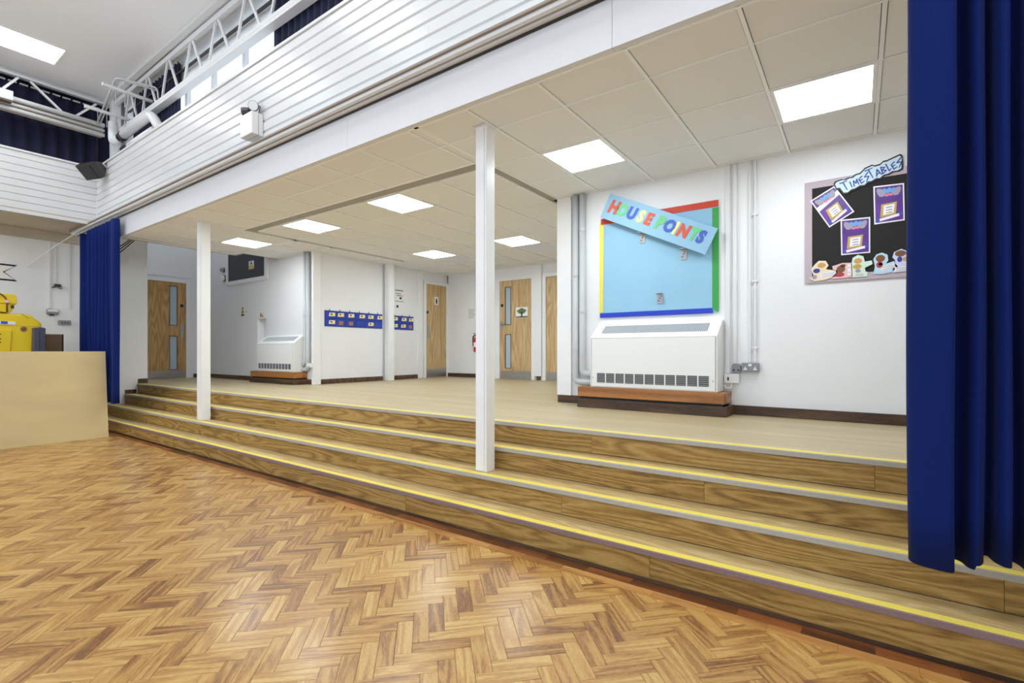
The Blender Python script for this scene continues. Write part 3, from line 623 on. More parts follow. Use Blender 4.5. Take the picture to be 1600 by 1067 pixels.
po = thing('corner_stanchion', 'white corner stanchion between gallery curtain and clerestory', 'post', (-10.15, 2.83, 4.25))
part('shaft', B(-10.24, -10.10, 2.78, 2.90, 4.25, ROOF), 'metal_white', po, .004)
# ================================================================== HALL LAMPS
def hall_lamp(label, x, y, grp=None, ROOF=ROOF):
    L = thing('roof_light', label, 'ceiling light', (x, y, ROOF), grp)
    fr = MB()
    for q in ((x-.31, x+.31, y-.61, y-.585), (x-.31, x+.31, y+.585, y+.61), (x-.31, x-.285, y-.585, y+.585), (x+.285, x+.31, y-.585, y+.585)): fr.box(*q, ROOF-.012, ROOF)
    part('frame', fr, 'tbar', L); part('diffuser', B(x-.285, x+.285, y-.585, y+.585, ROOF-.008, ROOF), 'lamp_hall', L)
hall_lamp('bright rectangular light panel in the hall roof at top left', -9.37, 1.385)
hall_lamp('added light panel in the gallery soffit past the left picture edge', -10.95, .25, None, 3.37)  # unseen panel added to brighten the left hall wall
hall_lamp('rectangular roof light whose tip shows at the top edge', -7.17, 1.30)
for x, w_ in ((-4.97, 'third'), (-2.77, 'fourth'), (-.57, 'fifth'), (1.6, 'sixth')): hall_lamp(w_+' roof light from the left gallery, added unseen in the row nearest the stage', x, 1.3, 'added hall roof lights')  # unseen lamps added to this row to light the hall
for x, w_ in ((-9.37, 'first'), (-7.17, 'second'), (-4.97, 'third'), (-2.77, 'fourth'), (-.57, 'fifth'), (1.6, 'sixth')): hall_lamp(w_+' roof light from the left gallery, added unseen in the row behind the camera', x, -1.6, 'added hall roof lights')  # whole row added out of view for more hall light
# ================================================================== FASCIA ITEMS
em = thing('emergency_light', 'white twin spot emergency light box on the board panelling', 'emergency light', (-5.06, 2.54, 3.46))
part('housing', B(-5.185, -4.945, 2.48, YFS-.002, 3.455, 3.68), 'plastic_white', em, .008)
part('lid_seam', B(-5.187, -4.943, 2.545, 2.55, 3.453, 3.682), 'grey_strip', em)
for x, dx in ((-5.15, -.5), (-5.0, .35)):
    v = Vector((.72, -.6, -.3) if dx > 0 else (-.75, -.6, -.15)).normalized(); c0 = Vector((x, 2.53, 3.755 if dx > 0 else 3.735))
    hd = part('lamp_head', MB().tube([c0-v*.055, c0-v*.03, c0, c0+v*.035], [.025, .042, .048, .05], 12), 'dark_metal', em, smooth=False)
    part('lens', MB().tube([c0+v*.035, c0+v*.042], [.047, .044], 12), 'plastic_white', hd)
    part('swivel_neck', MB().tube([(x, 2.54, 3.68), (x, 2.54, 3.72)], .012, 8), 'plastic_white', em)
    part('lamp_cable', MB().tube(arc_path([tuple(c0-v*.05), (x+.07, 2.56, 3.75), (x+.06, 2.55, 3.68)], .03), .005, 6), 'black', em, smooth=True)
sp = thing('loudspeaker', 'dark grey tapered loudspeaker on the panelling corner', 'loudspeaker', (-10.0, 2.45, 3.95))
c = Vector((-9.72, 2.425, 4.085)); ax = Vector((.15, -.70, -.68)).normalized(); sx = Vector((1, .3, 0)).normalized(); sx = (sx-ax*sx.dot(ax)).normalized(); sy = ax.cross(sx)
def fr4(c, w, h): return [c-sx*w-sy*h, c+sx*w-sy*h, c+sx*w+sy*h, c-sx*w+sy*h]
vs = fr4(c+ax*.08, .175, .118)+fr4(c+ax*.0, .175, .122)+fr4(c-ax*.16, .07, .055); fs = [(0, 1, 2, 3), (11, 10, 9, 8)]
for r in (0, 1):
    for k in range(4): fs.append((r*4+k, r*4+(k+1) % 4, r*4+4+(k+1) % 4, r*4+4+k))
part('cabinet', MB().add(vs, fs), 'dark_metal', sp, .008)
part('front_grille', MB().add(fr4(c+ax*.085, .155, .10)+fr4(c+ax*.081, .155, .10), [(0, 1, 2, 3), (7, 6, 5, 4), (0, 1, 5, 4), (1, 2, 6, 5), (2, 3, 7, 6), (3, 0, 4, 7)]), 'black', sp)
part('bracket', MB().tube(arc_path([tuple(c-ax*.16), (-9.70, 2.585, 4.21), (-9.70, 2.59, 4.10)], .03), .012, 8), 'steel', sp, smooth=True)
part('wall_plate', B(-9.74, -9.66, 2.586, YFS-.002, 4.05, 4.24), 'steel', sp)
# ================================================================== HEATERS
def heater(label, x0, x1, yf, yb, dz=0):
    t = thing('fan_heater', label, 'heater', ((x0+x1)/2, (yf+yb)/2, .90), 'white fan convector heaters')
    z0, z1, z2 = .90, 1.41, 1.56
    prof = [(yf, z0), (yb, z0), (yb, z2), (yf+.20 if yb-yf > .22 else yb-.02, z2), (yf, z1)]
    ys = prof[3][0]
    part('casing', MB().prism(prof, 'X', x0, x1), 'heater_white', t, .006)
    part('front_panel', B(x0+.018, x1-.018, yf-.006, yf, z0+.012, z1-.012), 'heater_white', t, .002)
    part('panel_seam', MB().box(x0+.012, x1-.012, yf-.0015, yf, z1-.012, z1-.008).box(x0+.012, x0+.016, yf-.0015, yf, z0+.01, z1-.012).box(x1-.016, x1-.012, yf-.0015, yf, z0+.01, z1-.012), 'grille_grey', t)
    # sloping outlet grille
    d = Vector((0, ys-yf, z2-z1)); nrm = Vector((0, -(z2-z1), ys-yf)).normalized()
    def slope(u0, u1, a, b, h0, h1):
        p = [Vector((x, yf, z1))+d*q for x, q in ((u0, a), (u1, a), (u1, b), (u0, b))]
        return [tuple(q+nrm*h0) for q in p]+[tuple(q+nrm*h1) for q in p], [(0, 1, 2, 3), (7, 6, 5, 4), (0, 1, 5, 4), (1, 2, 6, 5), (2, 3, 7, 6), (3, 0, 4, 7)]
    g = part('outlet_grille', MB().add(*slope(x0+.10, x1-.10, .28, .80, .0, .0015)), 'grille_grey', t)
    m = MB()
    for k in range(60):
        u = x0+.10+(x1-x0-.2)*k/60; m.add(*slope(u, u+.004, .28, .80, .0015, .004))
    part('outlet_bars', m, 'screen_grey', g)
    # intake grille: 11 cells of louvres
    gx0, gx1, gz0, gz1 = x0+.075, x1-.065, z0+.05, z0+.145
    part('intake_recess', B(gx0, gx1, yf-.0075, yf-.006, gz0, gz1), 'grille_dark', t)
    n = 11; wd = (gx1-gx0)/n
    for k in range(n):
        m = MB()
        for j in range(5):
            zz = gz0+.008+j*(gz1-gz0-.008)/5; m.box(gx0+k*wd+.010, gx0+(k+1)*wd-.010, yf-.010, yf-.0075, zz, zz+.007)
        part('louvre_cell', m, 'grille_grey', t)
        part('louvre_mullion', B(gx0+k*wd-.006, gx0+k*wd+.006, yf-.011, yf-.0062, gz0, gz1), 'heater_white', t)
    part('louvre_mullion', B(gx1-.006, gx1+.006, yf-.011, yf-.0062, gz0, gz1), 'heater_white', t)
    for x in (x0+.035, x1-.035): part('screw', disc_y(x, yf-.006, z0+.10, .006, .003), 'steel', t)
    return t
heater('white fan heater under the house points board', -2.265, -1.02, 4.60, YHP)
heater('white fan heater under the dark panel near the far pipes', -9.22, -7.975, 4.715, YHL)
def plinth(label, x0, x1, yf, yb):
    t = thing('timber_plinth', label, 'plinth', ((x0+x1)/2, (yf+yb)/2, ST), 'timber plinths below the heaters')
    part('core', B(x0+.03, x1-.03, yf+.03, yb-.001, ST, .893), 'black', t)
    part('upper_plank', B(x0, x1-.004, yf+.004, yf+.03, .80, .888), 'pine_plank', t, .003)
    part('lower_plank', B(x0+.005, x1+.02, yf-.015, yf+.02, ST+.001, .778), 'dark_timber', t, .003)
    part('side_plank', B(x1-.03, x1, yf+.03, yb-.001, .80, .889), 'pine_plank', t, .003)
    part('side_skirting', B(x1-.01, x1+.02, yf+.02, yb-.001, ST+.001, .778), 'dark_timber', t, .003)
    part('side_plank', B(x0, x0+.03, yf+.03, yb-.001, ST+.001, .889), 'dark_timber', t, .003)
    part('top_board', B(x0, x1, yf+.004, yb-.001, .889, .899), 'pine_plank', t)
plinth('stained timber plinth under the near heater', -2.40, -.955, 4.575, YHP)
plinth('stained timber plinth under the far heater', -9.36, -7.90, 4.665, YHL)
# ---- pipes
def pipe(label, pts, r=.035, brackets=(), grp=None):
    t = thing('heating_pipe', label, 'pipe', pts[0], grp)
    part('tube', MB().tube(arc_path(pts, .07), r, 14), 'pipe_grey', t, smooth=True)
    for z in brackets:
        part('pipe_clip', MB().tube([(pts[0][0], pts[0][1], z-.012), (pts[0][0], pts[0][1], z+.012)], r+.004, 14), 'pipe_grey', t)
pipe('outer grey heating pipe left of the near heater', [(-2.555, 4.825, CE-.002), (-2.555, 4.825, .93), (-2.27, 4.825, .93)], .035, (1.3, 2.1))
pipe('inner grey heating pipe left of the near heater', [(-2.47, 4.825, CE-.002), (-2.47, 4.825, 1.02), (-2.27, 4.825, 1.02)], .035, (1.7, 2.6))
pipe('outer grey heating pipe at the recess corner', [(-7.815, 4.885, CE-.002), (-7.815, 4.885, .945), (-7.965, 4.885, .945)], .035, (1.9,))
pipe('inner grey heating pipe beside the far heater', [(-7.90, 4.885, CE-.002), (-7.90, 4.885, 1.04), (-7.965, 4.885, 1.04)], .03, (1.9,))
# ================================================================== HOUSE POINTS BOARD
Y0 = YHP
hb_ = thing('notice_board', 'sky blue notice board with coloured border strips above the heater', 'notice board', (-1.67, Y0, 1.63))
part('backing_paper', B(-2.262, -1.075, Y0-.014, Y0-.001, 1.64, 2.685), 'sky_blue', hb_)
part('border_strip', B(-2.275, -1.115, Y0-.017, Y0-.013, 1.628, 1.678), 'card_blue', hb_, ) ['label'] = 'dark blue bottom border strip'
part('border_strip', MB().prism([(-1.122, 1.66), (-1.064, 1.64), (-1.064, 2.62), (-1.122, 2.62)], 'Y', Y0-.018, Y0-.013), 'card_green', hb_)['label'] = 'green right border strip'
part('border_strip', MB().prism([(-2.262, 2.63), (-1.068, 2.628), (-1.068, 2.69), (-2.262, 2.692)], 'Y', Y0-.0185, Y0-.013), 'card_red', hb_)['label'] = 'red top border strip'
part('border_strip', MB().prism([(-2.282, 1.68), (-2.240, 1.69), (-2.232, 2.62), (-2.276, 2.66)], 'Y', Y0-.018, Y0-.013), 'card_yellow', hb_)['label'] = 'yellow left border strip'
for x, z in ((-1.80, 2.43), (-1.385, 2.215), (-1.62, 1.80)):
    bk = part('bracket', MB().box(x-.028, x+.028, Y0-.020, Y0-.014, z-.055, z+.045).box(x-.028, x+.028, Y0-.085, Y0-.014, z+.042, z+.048), 'steel', hb_)
    for q in (-.025, .0, .02): part('screw_hole', disc_y(x+q*.5, Y0-.020, z+q, .006, .002), 'black', bk)
# tilted banner
tl, trr, br_, bl = Vector((-2.165, 2.965)), Vector((-1.077, 2.428)), Vector((-1.190, 2.190)), Vector((-2.278, 2.722))
dirx = (trr-tl).normalized(); diry = Vector((-dirx.y, dirx.x)); L_ = (trr-tl).length
ctr = Vector((-1.643, 2.546)); dirx = Vector((.8985, -.4389)).normalized(); diry = Vector((.4389, .8985)).normalized(); wB, hB = 1.185, .258
bn = thing('house_points_banner', 'pale blue HOUSE POINTS sign hanging tilted across the board', 'sign', (ctr.x, Y0-.08, ctr.y-.3))
def bpnt(u, v): q = ctr+dirx*u+diry*v; return (q.x, q.y)
yb_ = Y0-.085
part('panel', MB().prism([bpnt(-wB/2, -hB/2), bpnt(wB/2, -hB/2), bpnt(wB/2, hB/2), bpnt(-wB/2, hB/2)], 'Y', yb_-.012, yb_), 'banner_blue', bn, .002)
txt = 'HOUSE POINTS'; cols = ['red', 'green', 'blue', 'cream', 'red', None, 'green', 'blue', 'cream', 'red', 'green', 'blue']
us = [-.486, -.386, -.271, -.163, -.076, None, .05, .156, .222, .304, .411, .485]
def letter(ch, u, v, size, m, parent, skew=.12, name='letter', bold=.006, y=None, rot=0, sx_=1):
    vs, fs = text_mb(ch, size, bold, .004); out = []
    for a, b, c_ in vs:
        a = a*sx_
        if rot: a, b = a*math.cos(rot)-b*math.sin(rot), a*math.sin(rot)+b*math.cos(rot)
        q = bpnt(u+a+skew*b, v+b); out.append((q[0], (y if y is not None else yb_-.0145)+c_, q[1]))
    return part(name, MB().add(out, fs), m, parent)
for ch, m, u in zip(txt, cols, us):
    if m is None: continue
    vsz = .175 if ch in 'HP' else .158
    letter(ch, u, .006, vsz, 'letter_'+m, bn, bold=.0095, sx_=.86)['label'] = {'red': 'orange red', 'green': 'pale green', 'blue': 'mid blue', 'cream': 'pale yellow'}[m]+' letter '+ch
# ================================================================== TIMES TABLES BOARD
tb = thing('notice_board', 'black paper notice board with mauve border by the near curtain', 'notice board', (.15, Y0, 1.85))
part('backing_paper', B(-.325, .62, Y0-.012, Y0-.001, 1.885, 2.66), 'black_paper', tb)
for nm, q in (('left', (-.372, -.318, 1.848, 2.705)), ('bottom', (-.318, .66, 1.848, 1.905)), ('top', (-.318, .66, 2.648, 2.705)), ('right', (.605, .66, 1.905, 2.648))):
    part('border_strip', B(q[0], q[1], Y0-.015, Y0-.011, q[2], q[3]), 'mauve', tb)
def quadmap(a, b, c, d):
    def f(u, v): return tuple((a[i]*(1-u)+b[i]*u)*(1-v)+(d[i]*(1-u)+c[i]*u)*v for i in range(2))   # a=top-left b=top-right c=bottom-right d=bottom-left
    return f
def card(name, f, poly, y0, y1, m, parent): return part(name, MB().prism([f(*p) for p in poly], 'Y', y0, y1), m, parent)
def rect(a, b, c, d): return [(a, b), (c, b), (c, d), (a, d)]
def poster(label, cor, glare):
    f = quadmap(*cor); x = sum(c[0] for c in cor)/4; z = min(c[1] for c in cor)
    t = thing('certificate_poster', label, 'poster', (x, Y0-.02, z), 'purple certificates on the black board')
    y = Y0-.0165
    card('white_card', f, rect(0, 0, 1, 1), y-.0015, y, 'poster_white', t)
    card('purple_print', f, rect(.045, .035, .955, .965), y-.0022, y-.0014, 'poster_purple', t)
    # winged title emblem
    for s in (-1, 1):
        wing = [(.5+s*.10, .13), (.5+s*.36, .07), (.5+s*.40, .13), (.5+s*.37, .21), (.5+s*.30, .29), (.5+s*.20, .30), (.5+s*.10, .26)]
        card('emblem_wing', f, wing, y-.0028, y-.0021, 'poster_grey', t)
    card('emblem_top', f, [(.30, .13), (.36, .08), (.44, .12), (.52, .07), (.60, .11), (.68, .08), (.72, .15), (.66, .21), (.55, .20), (.46, .23), (.36, .20)], y-.0034, y-.0027, 'poster_blue', t)
    card('emblem_base', f, [(.36, .22), (.45, .24), (.55, .22), (.64, .22), (.62, .30), (.52, .29), (.44, .31), (.37, .29)], y-.0034, y-.0027, 'poster_pink', t)
    card('gold_frame', f, [(.25, .50), (.76, .47), (.72, .80), (.20, .84)], y-.0030, y-.0021, 'gold', t)
    card('text_panel', f, [(.33, .54), (.69, .52), (.65, .76), (.30, .79)], y-.0036, y-.0029, 'poster_white', t)
    for k in range(3): card('text_line', f, [(.40, .59+.07*k), (.61, .58+.07*k), (.605, .60+.07*k), (.395, .61+.07*k)], y-.0041, y-.0035, 'ink', t)
    card('ribbon_tail', f, [(.05, .86), (.20, .85), (.20, .93), (.05, .94), (.10, .90)], y-.0030, y-.0021, 'ribbon_blue', t)
    card('ribbon_tail', f, [(.80, .78), (.94, .76), (.90, .80), (.94, .83), (.80, .84)], y-.0030, y-.0021, 'ribbon_blue', t)
    card('ribbon', f, [(.18, .87), (.82, .79), (.83, .86), (.19, .94)], y-.0040, y-.0029, 'poster_white', t)
    if glare: card('glare_band', f, [(.02, .30), (.98, .16), (.98, .30), (.02, .44)], y-.0026, y-.0021, 'poster_white', t)['label'] = 'white band of painted glare across the print'  # glare on the sheet put in as a white strip
poster('purple certificate pinned at a slant at the board top left', [(-.332, 2.545), (-.160, 2.640), (-.024, 2.405), (-.195, 2.300)], True)
poster('upright purple certificate nearest the blue curtain', [(.100, 2.585), (.292, 2.575), (.296, 2.285), (.106, 2.280)], False)
poster('lower middle purple certificate above the cut-outs', [(-.117, 2.352), (.080, 2.345), (.080, 2.058), (-.113, 2.060)], False)
# TIMES TABLES title
tt = thing('times_tables_title', 'jagged blue TIMES TABLES title across the board top edge', 'sign', (.07, Y0-.03, 2.6))
def lin(u, v, o=(.073, 2.676), a=math.atan2(.123, .40)): return (o[0]+u*math.cos(a)-v*math.sin(a), o[1]+u*math.sin(a)+v*math.cos(a))
STROKES = {'T': [[(0, 1), (1, 1)], [(.45, 1), (.62, 0)]], 'I': [[(.5, .85), (.55, 0)]], 'M': [[(0, 0), (.2, .8), (.5, .3), (.85, .85), (.9, 0)]], 'E': [[(.9, .9), (.1, .7), (.25, 0), (1, .15)], [(.2, .42), (.8, .5)]],
           'S': [[(1, 1), (.1, .6), (.85, .5), (.15, -.05)]], 'A': [[(0, 0), (.5, .9), (.95, 0)], [(.15, .25), (.8, .3)]], 'B': [[(.1, 0), (.15, .9), (.85, .7), (.2, .5), (.9, .25), (.1, 0)]], 'L': [[(.15, 1), (.3, .05), (.9, .2)]]}
def stroke(mb, p, q, hw, ext, y0, y1, taper=1.):
    a, b = Vector(lin(*p)), Vector(lin(*q)); d = (b-a).normalized(); n_ = Vector((-d.y, d.x))*hw; a = a-d*ext; b = b+d*ext
    mb.prism([tuple(a+n_), tuple(a-n_), tuple(b-n_*taper), tuple(b+n_*taper)], 'Y', y0, y1)
def jag(ch, u, v, w, h):
    mb = MB()
    for st_ in STROKES[ch]:
        for p, q in zip(st_[:-1], st_[1:]):
            P0, P1 = (u+p[0]*w, v+p[1]*h), (u+q[0]*w, v+q[1]*h)
            stroke(mb, P0, P1, .0050, .002, Y0-.0255, Y0-.0238, .7)
    part('letter', mb, 'times_blue', tt)['label'] = 'jagged blue letter '+ch
u = -.195
for ch, w, h in zip('TIMES', (.05, .02, .036, .03, .036), (.072, .058, .058, .060, .066)): jag(ch, u, -.036 if ch != 'T' else -.04, w, h); u += w+.006
u = -.005
for ch, w, h in zip('TABLES', (.052, .034, .034, .026, .03, .04), (.078, .058, .062, .064, .060, .066)): jag(ch, u-.010, -.030, w, h); u += w+.004
top = [(-.222, .040), (-.205, .052), (-.165, .047), (-.150, .036), (-.120, .038), (-.100, .030), (-.075, .040), (-.045, .036), (-.030, .044), (-.008, .058), (.040, .060), (.052, .046), (.085, .040), (.110, .052), (.130, .046), (.165, .048), (.215, .050)]
bot = [(.222, .030), (.195, -.040), (.170, -.046), (.140, -.034), (.110, -.040), (.085, -.034), (.055, -.048), (.035, -.036), (.000, -.044), (-.020, -.036), (-.050, -.052), (-.075, -.040), (-.110, -.048), (-.135, -.044), (-.165, -.056), (-.190, -.046), (-.200, .005), (-.222, .012)]
def grow(pts, d): return [lin(u_*(1+d*3.2)+0, v_+(d if v_ > 0.02 else -d)) for u_, v_ in pts]
part('black_card', MB().prism(grow(top+bot, .016), 'Y', Y0-.0225, Y0-.0205), 'black', tt)
part('pale_card', MB().prism(grow(top+bot, .004), 'Y', Y0-.0240, Y0-.0220), 'times_pale', tt)
# plain cut-out cards along the bottom (pictures left blank)
def blob(cx, cz, pts): return [(cx+a, cz+b) for a, b in pts]
def cutout(label, cx, cz, pts, m, cap, cm, inner):
    P_ = blob(cx, cz, pts); t = thing('cutout_card', label, 'card', (cx, Y0-.03, min(p[1] for p in P_)), 'small cut-out cards on the black board')
    part('card', MB().prism(P_, 'Y', Y0-.0215, Y0-.019), m, t)
    part('caption_box', MB().prism(blob(cx, cz, cap), 'Y', Y0-.0225, Y0-.0212), 'poster_white', t)
    mx_, mz_ = sum(p[0] for p in cap)/4, sum(p[1] for p in cap)/4
    for k in (-.25, .25):
        a, b, c_, d_ = cap
        q = [tuple(mx_*.15+.85*(a[0]*(.5-k)+d_[0]*(.5+k)) if 0 else (a[i]*(.5-k)+d_[i]*(.5+k))*.9+.1*(b[i]+c_[i])/2 for i in range(2)), tuple((b[i]*(.5-k)+c_[i]*(.5+k))*.9+.1*(a[i]+d_[i])/2 for i in range(2))]
        part('caption_line', MB().prism(blob(cx, cz, [q[0], q[1], (q[1][0], q[1][1]-.003), (q[0][0], q[0][1]-.003)]), 'Y', Y0-.023, Y0-.0222), 'ink', t)
    for nm, pp, mm in inner: part(nm, MB().prism(blob(cx, cz, pp), 'Y', Y0-.0225, Y0-.0212), mm, t)
def patch(cx, cz, rx, rz, n=12): return [(cx+rx*math.cos(2*math.pi*i/n), cz+rz*math.sin(2*math.pi*i/n)) for i in range(n)]
cutout('cream cut-out card at the far left of the board bottom', -.25, 1.935, [(-.09, -.05), (-.055, -.03), (-.075, .03), (-.05, .065), (-.02, .095), (.03, .09), (.05, .05), (.03, .02), (.11, .0), (.12, -.04), (.02, -.07), (-.05, -.075)], 'cut_cream',
       [(-.01, -.012), (.10, .0), (.105, -.035), (-.005, -.05)], 0, [('print_patch', patch(.0, .055, .03, .022), 'cut_tan'), ('print_patch', patch(-.035, .012, .025, .02), 'cut_navy'), ('print_patch', patch(-.05, -.04, .018, .018), 'poster_grey')])
cutout('red edged cut-out card second from the left', -.105, 1.935, [(-.07, -.065), (-.06, -.01), (-.07, .04), (.0, .06), (.065, .055), (.068, -.06), (.0, -.065)], 'cut_pink',
       [(.035, .045), (.058, .044), (.056, -.045), (.035, -.045)], 0, [('print_patch', patch(-.01, .01, .03, .03), 'cut_brown'), ('print_patch', patch(-.02, -.035, .035, .018), 'cut_red'), ('print_patch', patch(.005, .038, .02, .012), 'cut_brown')])
cutout('pale green cut-out card in the middle of the row', .005, 1.945, [(-.05, -.075), (-.045, -.03), (-.05, .03), (-.04, .085), (-.005, .105), (.03, .09), (.04, .045), (.085, .05), (.09, .02), (.04, -.005), (.045, -.035), (.06, -.04), (.055, -.075)], 'cut_mint',
       [(-.03, -.047), (.04, -.045), (.04, -.063), (-.03, -.065)], 0, [('print_patch', patch(-.005, .055, .028, .022), 'cut_tan'), ('print_patch', patch(-.01, .01, .03, .02), 'gold'), ('print_patch', patch(-.005, -.025, .018, .015), 'poster_grey')])
cutout('pale blue cut-out card right of the green one', .155, 1.945, [(-.055, -.06), (-.045, .0), (-.055, .06), (-.035, .095), (.0, .105), (.035, .085), (.04, .04), (.025, .015), (.075, .03), (.10, -.02), (.06, -.055), (.0, -.065)], 'cut_aqua',
       [(-.005, -.005), (.075, .012), (.085, -.02), (.0, -.045)], 0, [('print_patch', patch(-.01, .06, .03, .028), 'cut_brown'), ('print_patch', patch(-.015, .01, .022, .025), 'cut_red'), ('print_patch', patch(-.01, .015, .012, .012), 'cut_green')])
cutout('tall lilac cut-out card beside the blue curtain', .275, 1.955, [(-.055, -.07), (-.05, -.02), (-.035, .0), (-.04, .03), (-.055, .05), (-.045, .09), (.0, .11), (.035, .09), (.04, .07), (.06, .11), (.085, .11), (.065, .06), (.06, .01), (.055, -.02), (.06, -.065)], 'cut_lilac',
       [(-.04, -.03), (.05, -.026), (.05, -.058), (-.04, -.062)], 0, [('print_patch', patch(-.005, .075, .035, .024), 'cut_brown'), ('print_patch', patch(-.01, .03, .016, .022), 'cut_navy'), ('print_patch', patch(.025, .028, .018, .018), 'cut_tan')])
# ================================================================== SOCKETS AND CONDUITS ON THE DISPLAY WALL
def conduit(label, x, w, z0, z1, grp=None, clips=()):
    t = thing('wall_conduit', label, 'conduit', (x, YHP, z0), grp)
    part('trunking', B(x-w/2, x+w/2, YHP-.022, YHP, z0, z1), 'metal_white', t, .003)
    for z in clips: part('clip', B(x-w/2-.012, x+w/2+.012, YHP-.026, YHP, z-.008, z+.008), 'metal_white', t)
conduit('wide white trunking directly right of the near heater', -.985, .040, 1.065, CE-.005)
conduit('second white trunking, down to the round socket box', -.925, .035, 1.155, CE-.005)
conduit('third white conduit, left of the last one above the double socket', -.80, .022, 1.165, CE-.005)
conduit('rightmost thin white conduit above the double socket', -.755, .020, 1.165, CE-.005, clips=(1.3, 1.9, 2.5))
sw = thing('spur_switch', 'white fused spur switch beside the near heater', 'switch', (-.955, YHP, .975))
part('box', B(-1.012, -.885, YHP-.045, YHP, .975, 1.062), 'plastic_white', sw, .004)
part('rocker', B(-.983, -.970, YHP-.049, YHP-.045, 1.0, 1.03), 'black', sw)
part('flex', MB().tube(arc_path([(-.95, YHP-.03, .975), (-.95, YHP-.035, .93), (-1.0, YHP-.04, .925), (-1.008, YHP-.03, .955)], .02), .007, 8), 'plastic_white', sw, smooth=True)
jb = thing('socket_box', 'rounded grey two hole box left of the double socket', 'socket', (-.91, YHP, 1.07))
part('box', MB().prism([(-.948, 1.072), (-.872, 1.072), (-.872, 1.135), (-.884, 1.152), (-.936, 1.152), (-.948, 1.135)], 'Y', YHP-.04, YHP), 'socket_grey', jb, .004)
for x in (-.930, -.891): part('knob_hole', disc_y(x, YHP-.04, 1.096, .008, .002), 'black', jb)
so = thing('double_socket', 'grey metal double socket on the display wall', 'socket', (-.79, YHP, 1.08))
part('plate', B(-.864, -.722, YHP-.045, YHP, 1.08, 1.162), 'socket_grey', so, .004)
for x in (-.832, -.752):
    part('insert', MB().prism([(x-.017, 1.100), (x+.017, 1.100), (x+.013, 1.112), (x+.005, 1.114), (x+.005, 1.128), (x-.005, 1.128), (x-.005, 1.114), (x-.013, 1.112)], 'Y', YHP-.048, YHP-.045), 'plastic_white', so)
part('switch_pair', B(-.806, -.780, YHP-.049, YHP-.045, 1.133, 1.156), 'plastic_white', so)
# ================================================================== FAR STAGE ITEMS
dp = thing('high_panel', 'black panel in a white frame high on the heater wall', 'panel', (-10.03, YHL, 2.71))
part('board', B(-10.765, -9.305, YHL-.012, YHL-.001, 2.72, 3.62), 'dark_panel', dp)
part('frame', MB().box(-10.85, -10.765, YHL-.03, YHL, 2.66, 3.66).box(-9.305, -9.20, YHL-.03, YHL, 2.66, 3.66).box(-10.765, -9.305, YHL-.03, YHL, 2.64, 2.72), 'white_gloss', dp, .003)
sg = part('warning_label', B(-9.92, -9.72, YHL-.015, YHL-.012, 2.90, 3.06), 'card_white', dp)
part('yellow_block', B(-9.91, -9.73, YHL-.0165, YHL-.015, 2.905, 2.97), 'sign_yellow', sg)
part('warning_triangle', MB().prism([(-9.86, 2.99), (-9.78, 2.99), (-9.82, 3.05)], 'Y', YHL-.0165, YHL-.015), 'black', sg)
for lab, x, z, r in (('round white wall bell beside the black panel', -10.97, 2.81, .065), ('small grey wall sounder above the white bell', -10.99, 2.99, .045)):
    t = thing('alarm_bell', lab, 'alarm', (x, YHL, z-r)); part('dome', MB().tube([(x, YHL-.002, z), (x, YHL-.05, z), (x, YHL-.075, z)], [r, r, r*.7], 16), 'plastic_white' if r > .05 else 'grille_grey', t)
    part('base_ring', MB().tube([(x, YHL-.001, z), (x, YHL-.02, z)], r*1.08, 16), 'dark_metal', t)
def sign(label, x0, x1, z0, z1, m, marks):
    t = thing('wall_sign', label, 'sign', ((x0+x1)/2, YHL, z0)); part('plate', B(x0, x1, YHL-.006, YHL-.001, z0, z1), m, t)
    for q, mm in marks: part('mark', B(q[0], q[1], YHL-.008, YHL-.006, q[2], q[3]), mm, t)
sign('narrow green and cream sign left of the small switch', -10.24, -10.12, 1.98, 2.17, 'card_cream', [((-10.235, -10.125, 1.985, 2.02), 'black'), ((-10.20, -10.16, 2.10, 2.15), 'tree_green'), ((-10.22, -10.14, 2.04, 2.08), 'tree_green')])
sign('small white switch plate beside the green sign', -10.04, -9.98, 2.03, 2.10, 'plastic_white', [((-10.02, -10.0, 2.05, 2.08), 'grille_grey')])
sign('small brown and white label above the heater niche', -9.50, -9.38, 1.925, 2.015, 'card_cream', [((-9.49, -9.45, 1.935, 2.005), 'cut_brown'), ((-9.43, -9.39, 1.935, 1.965), 'cut_brown')])
vb = thing('valve_box', 'small white valve box on the corner trim by the far pipes', 'valve', (XP+.06, YHL-.06, 1.0))
part('body', B(XP-.03, XP+.06, YHL-.10, YHL-.05, .99, 1.06), 'plastic_white', vb, .006)
part('stem', MB().tube([(XP+.015, YHL-.10, 1.025), (XP+.015, YHL-.14, 1.025)], .015, 10), 'plastic_white', vb)
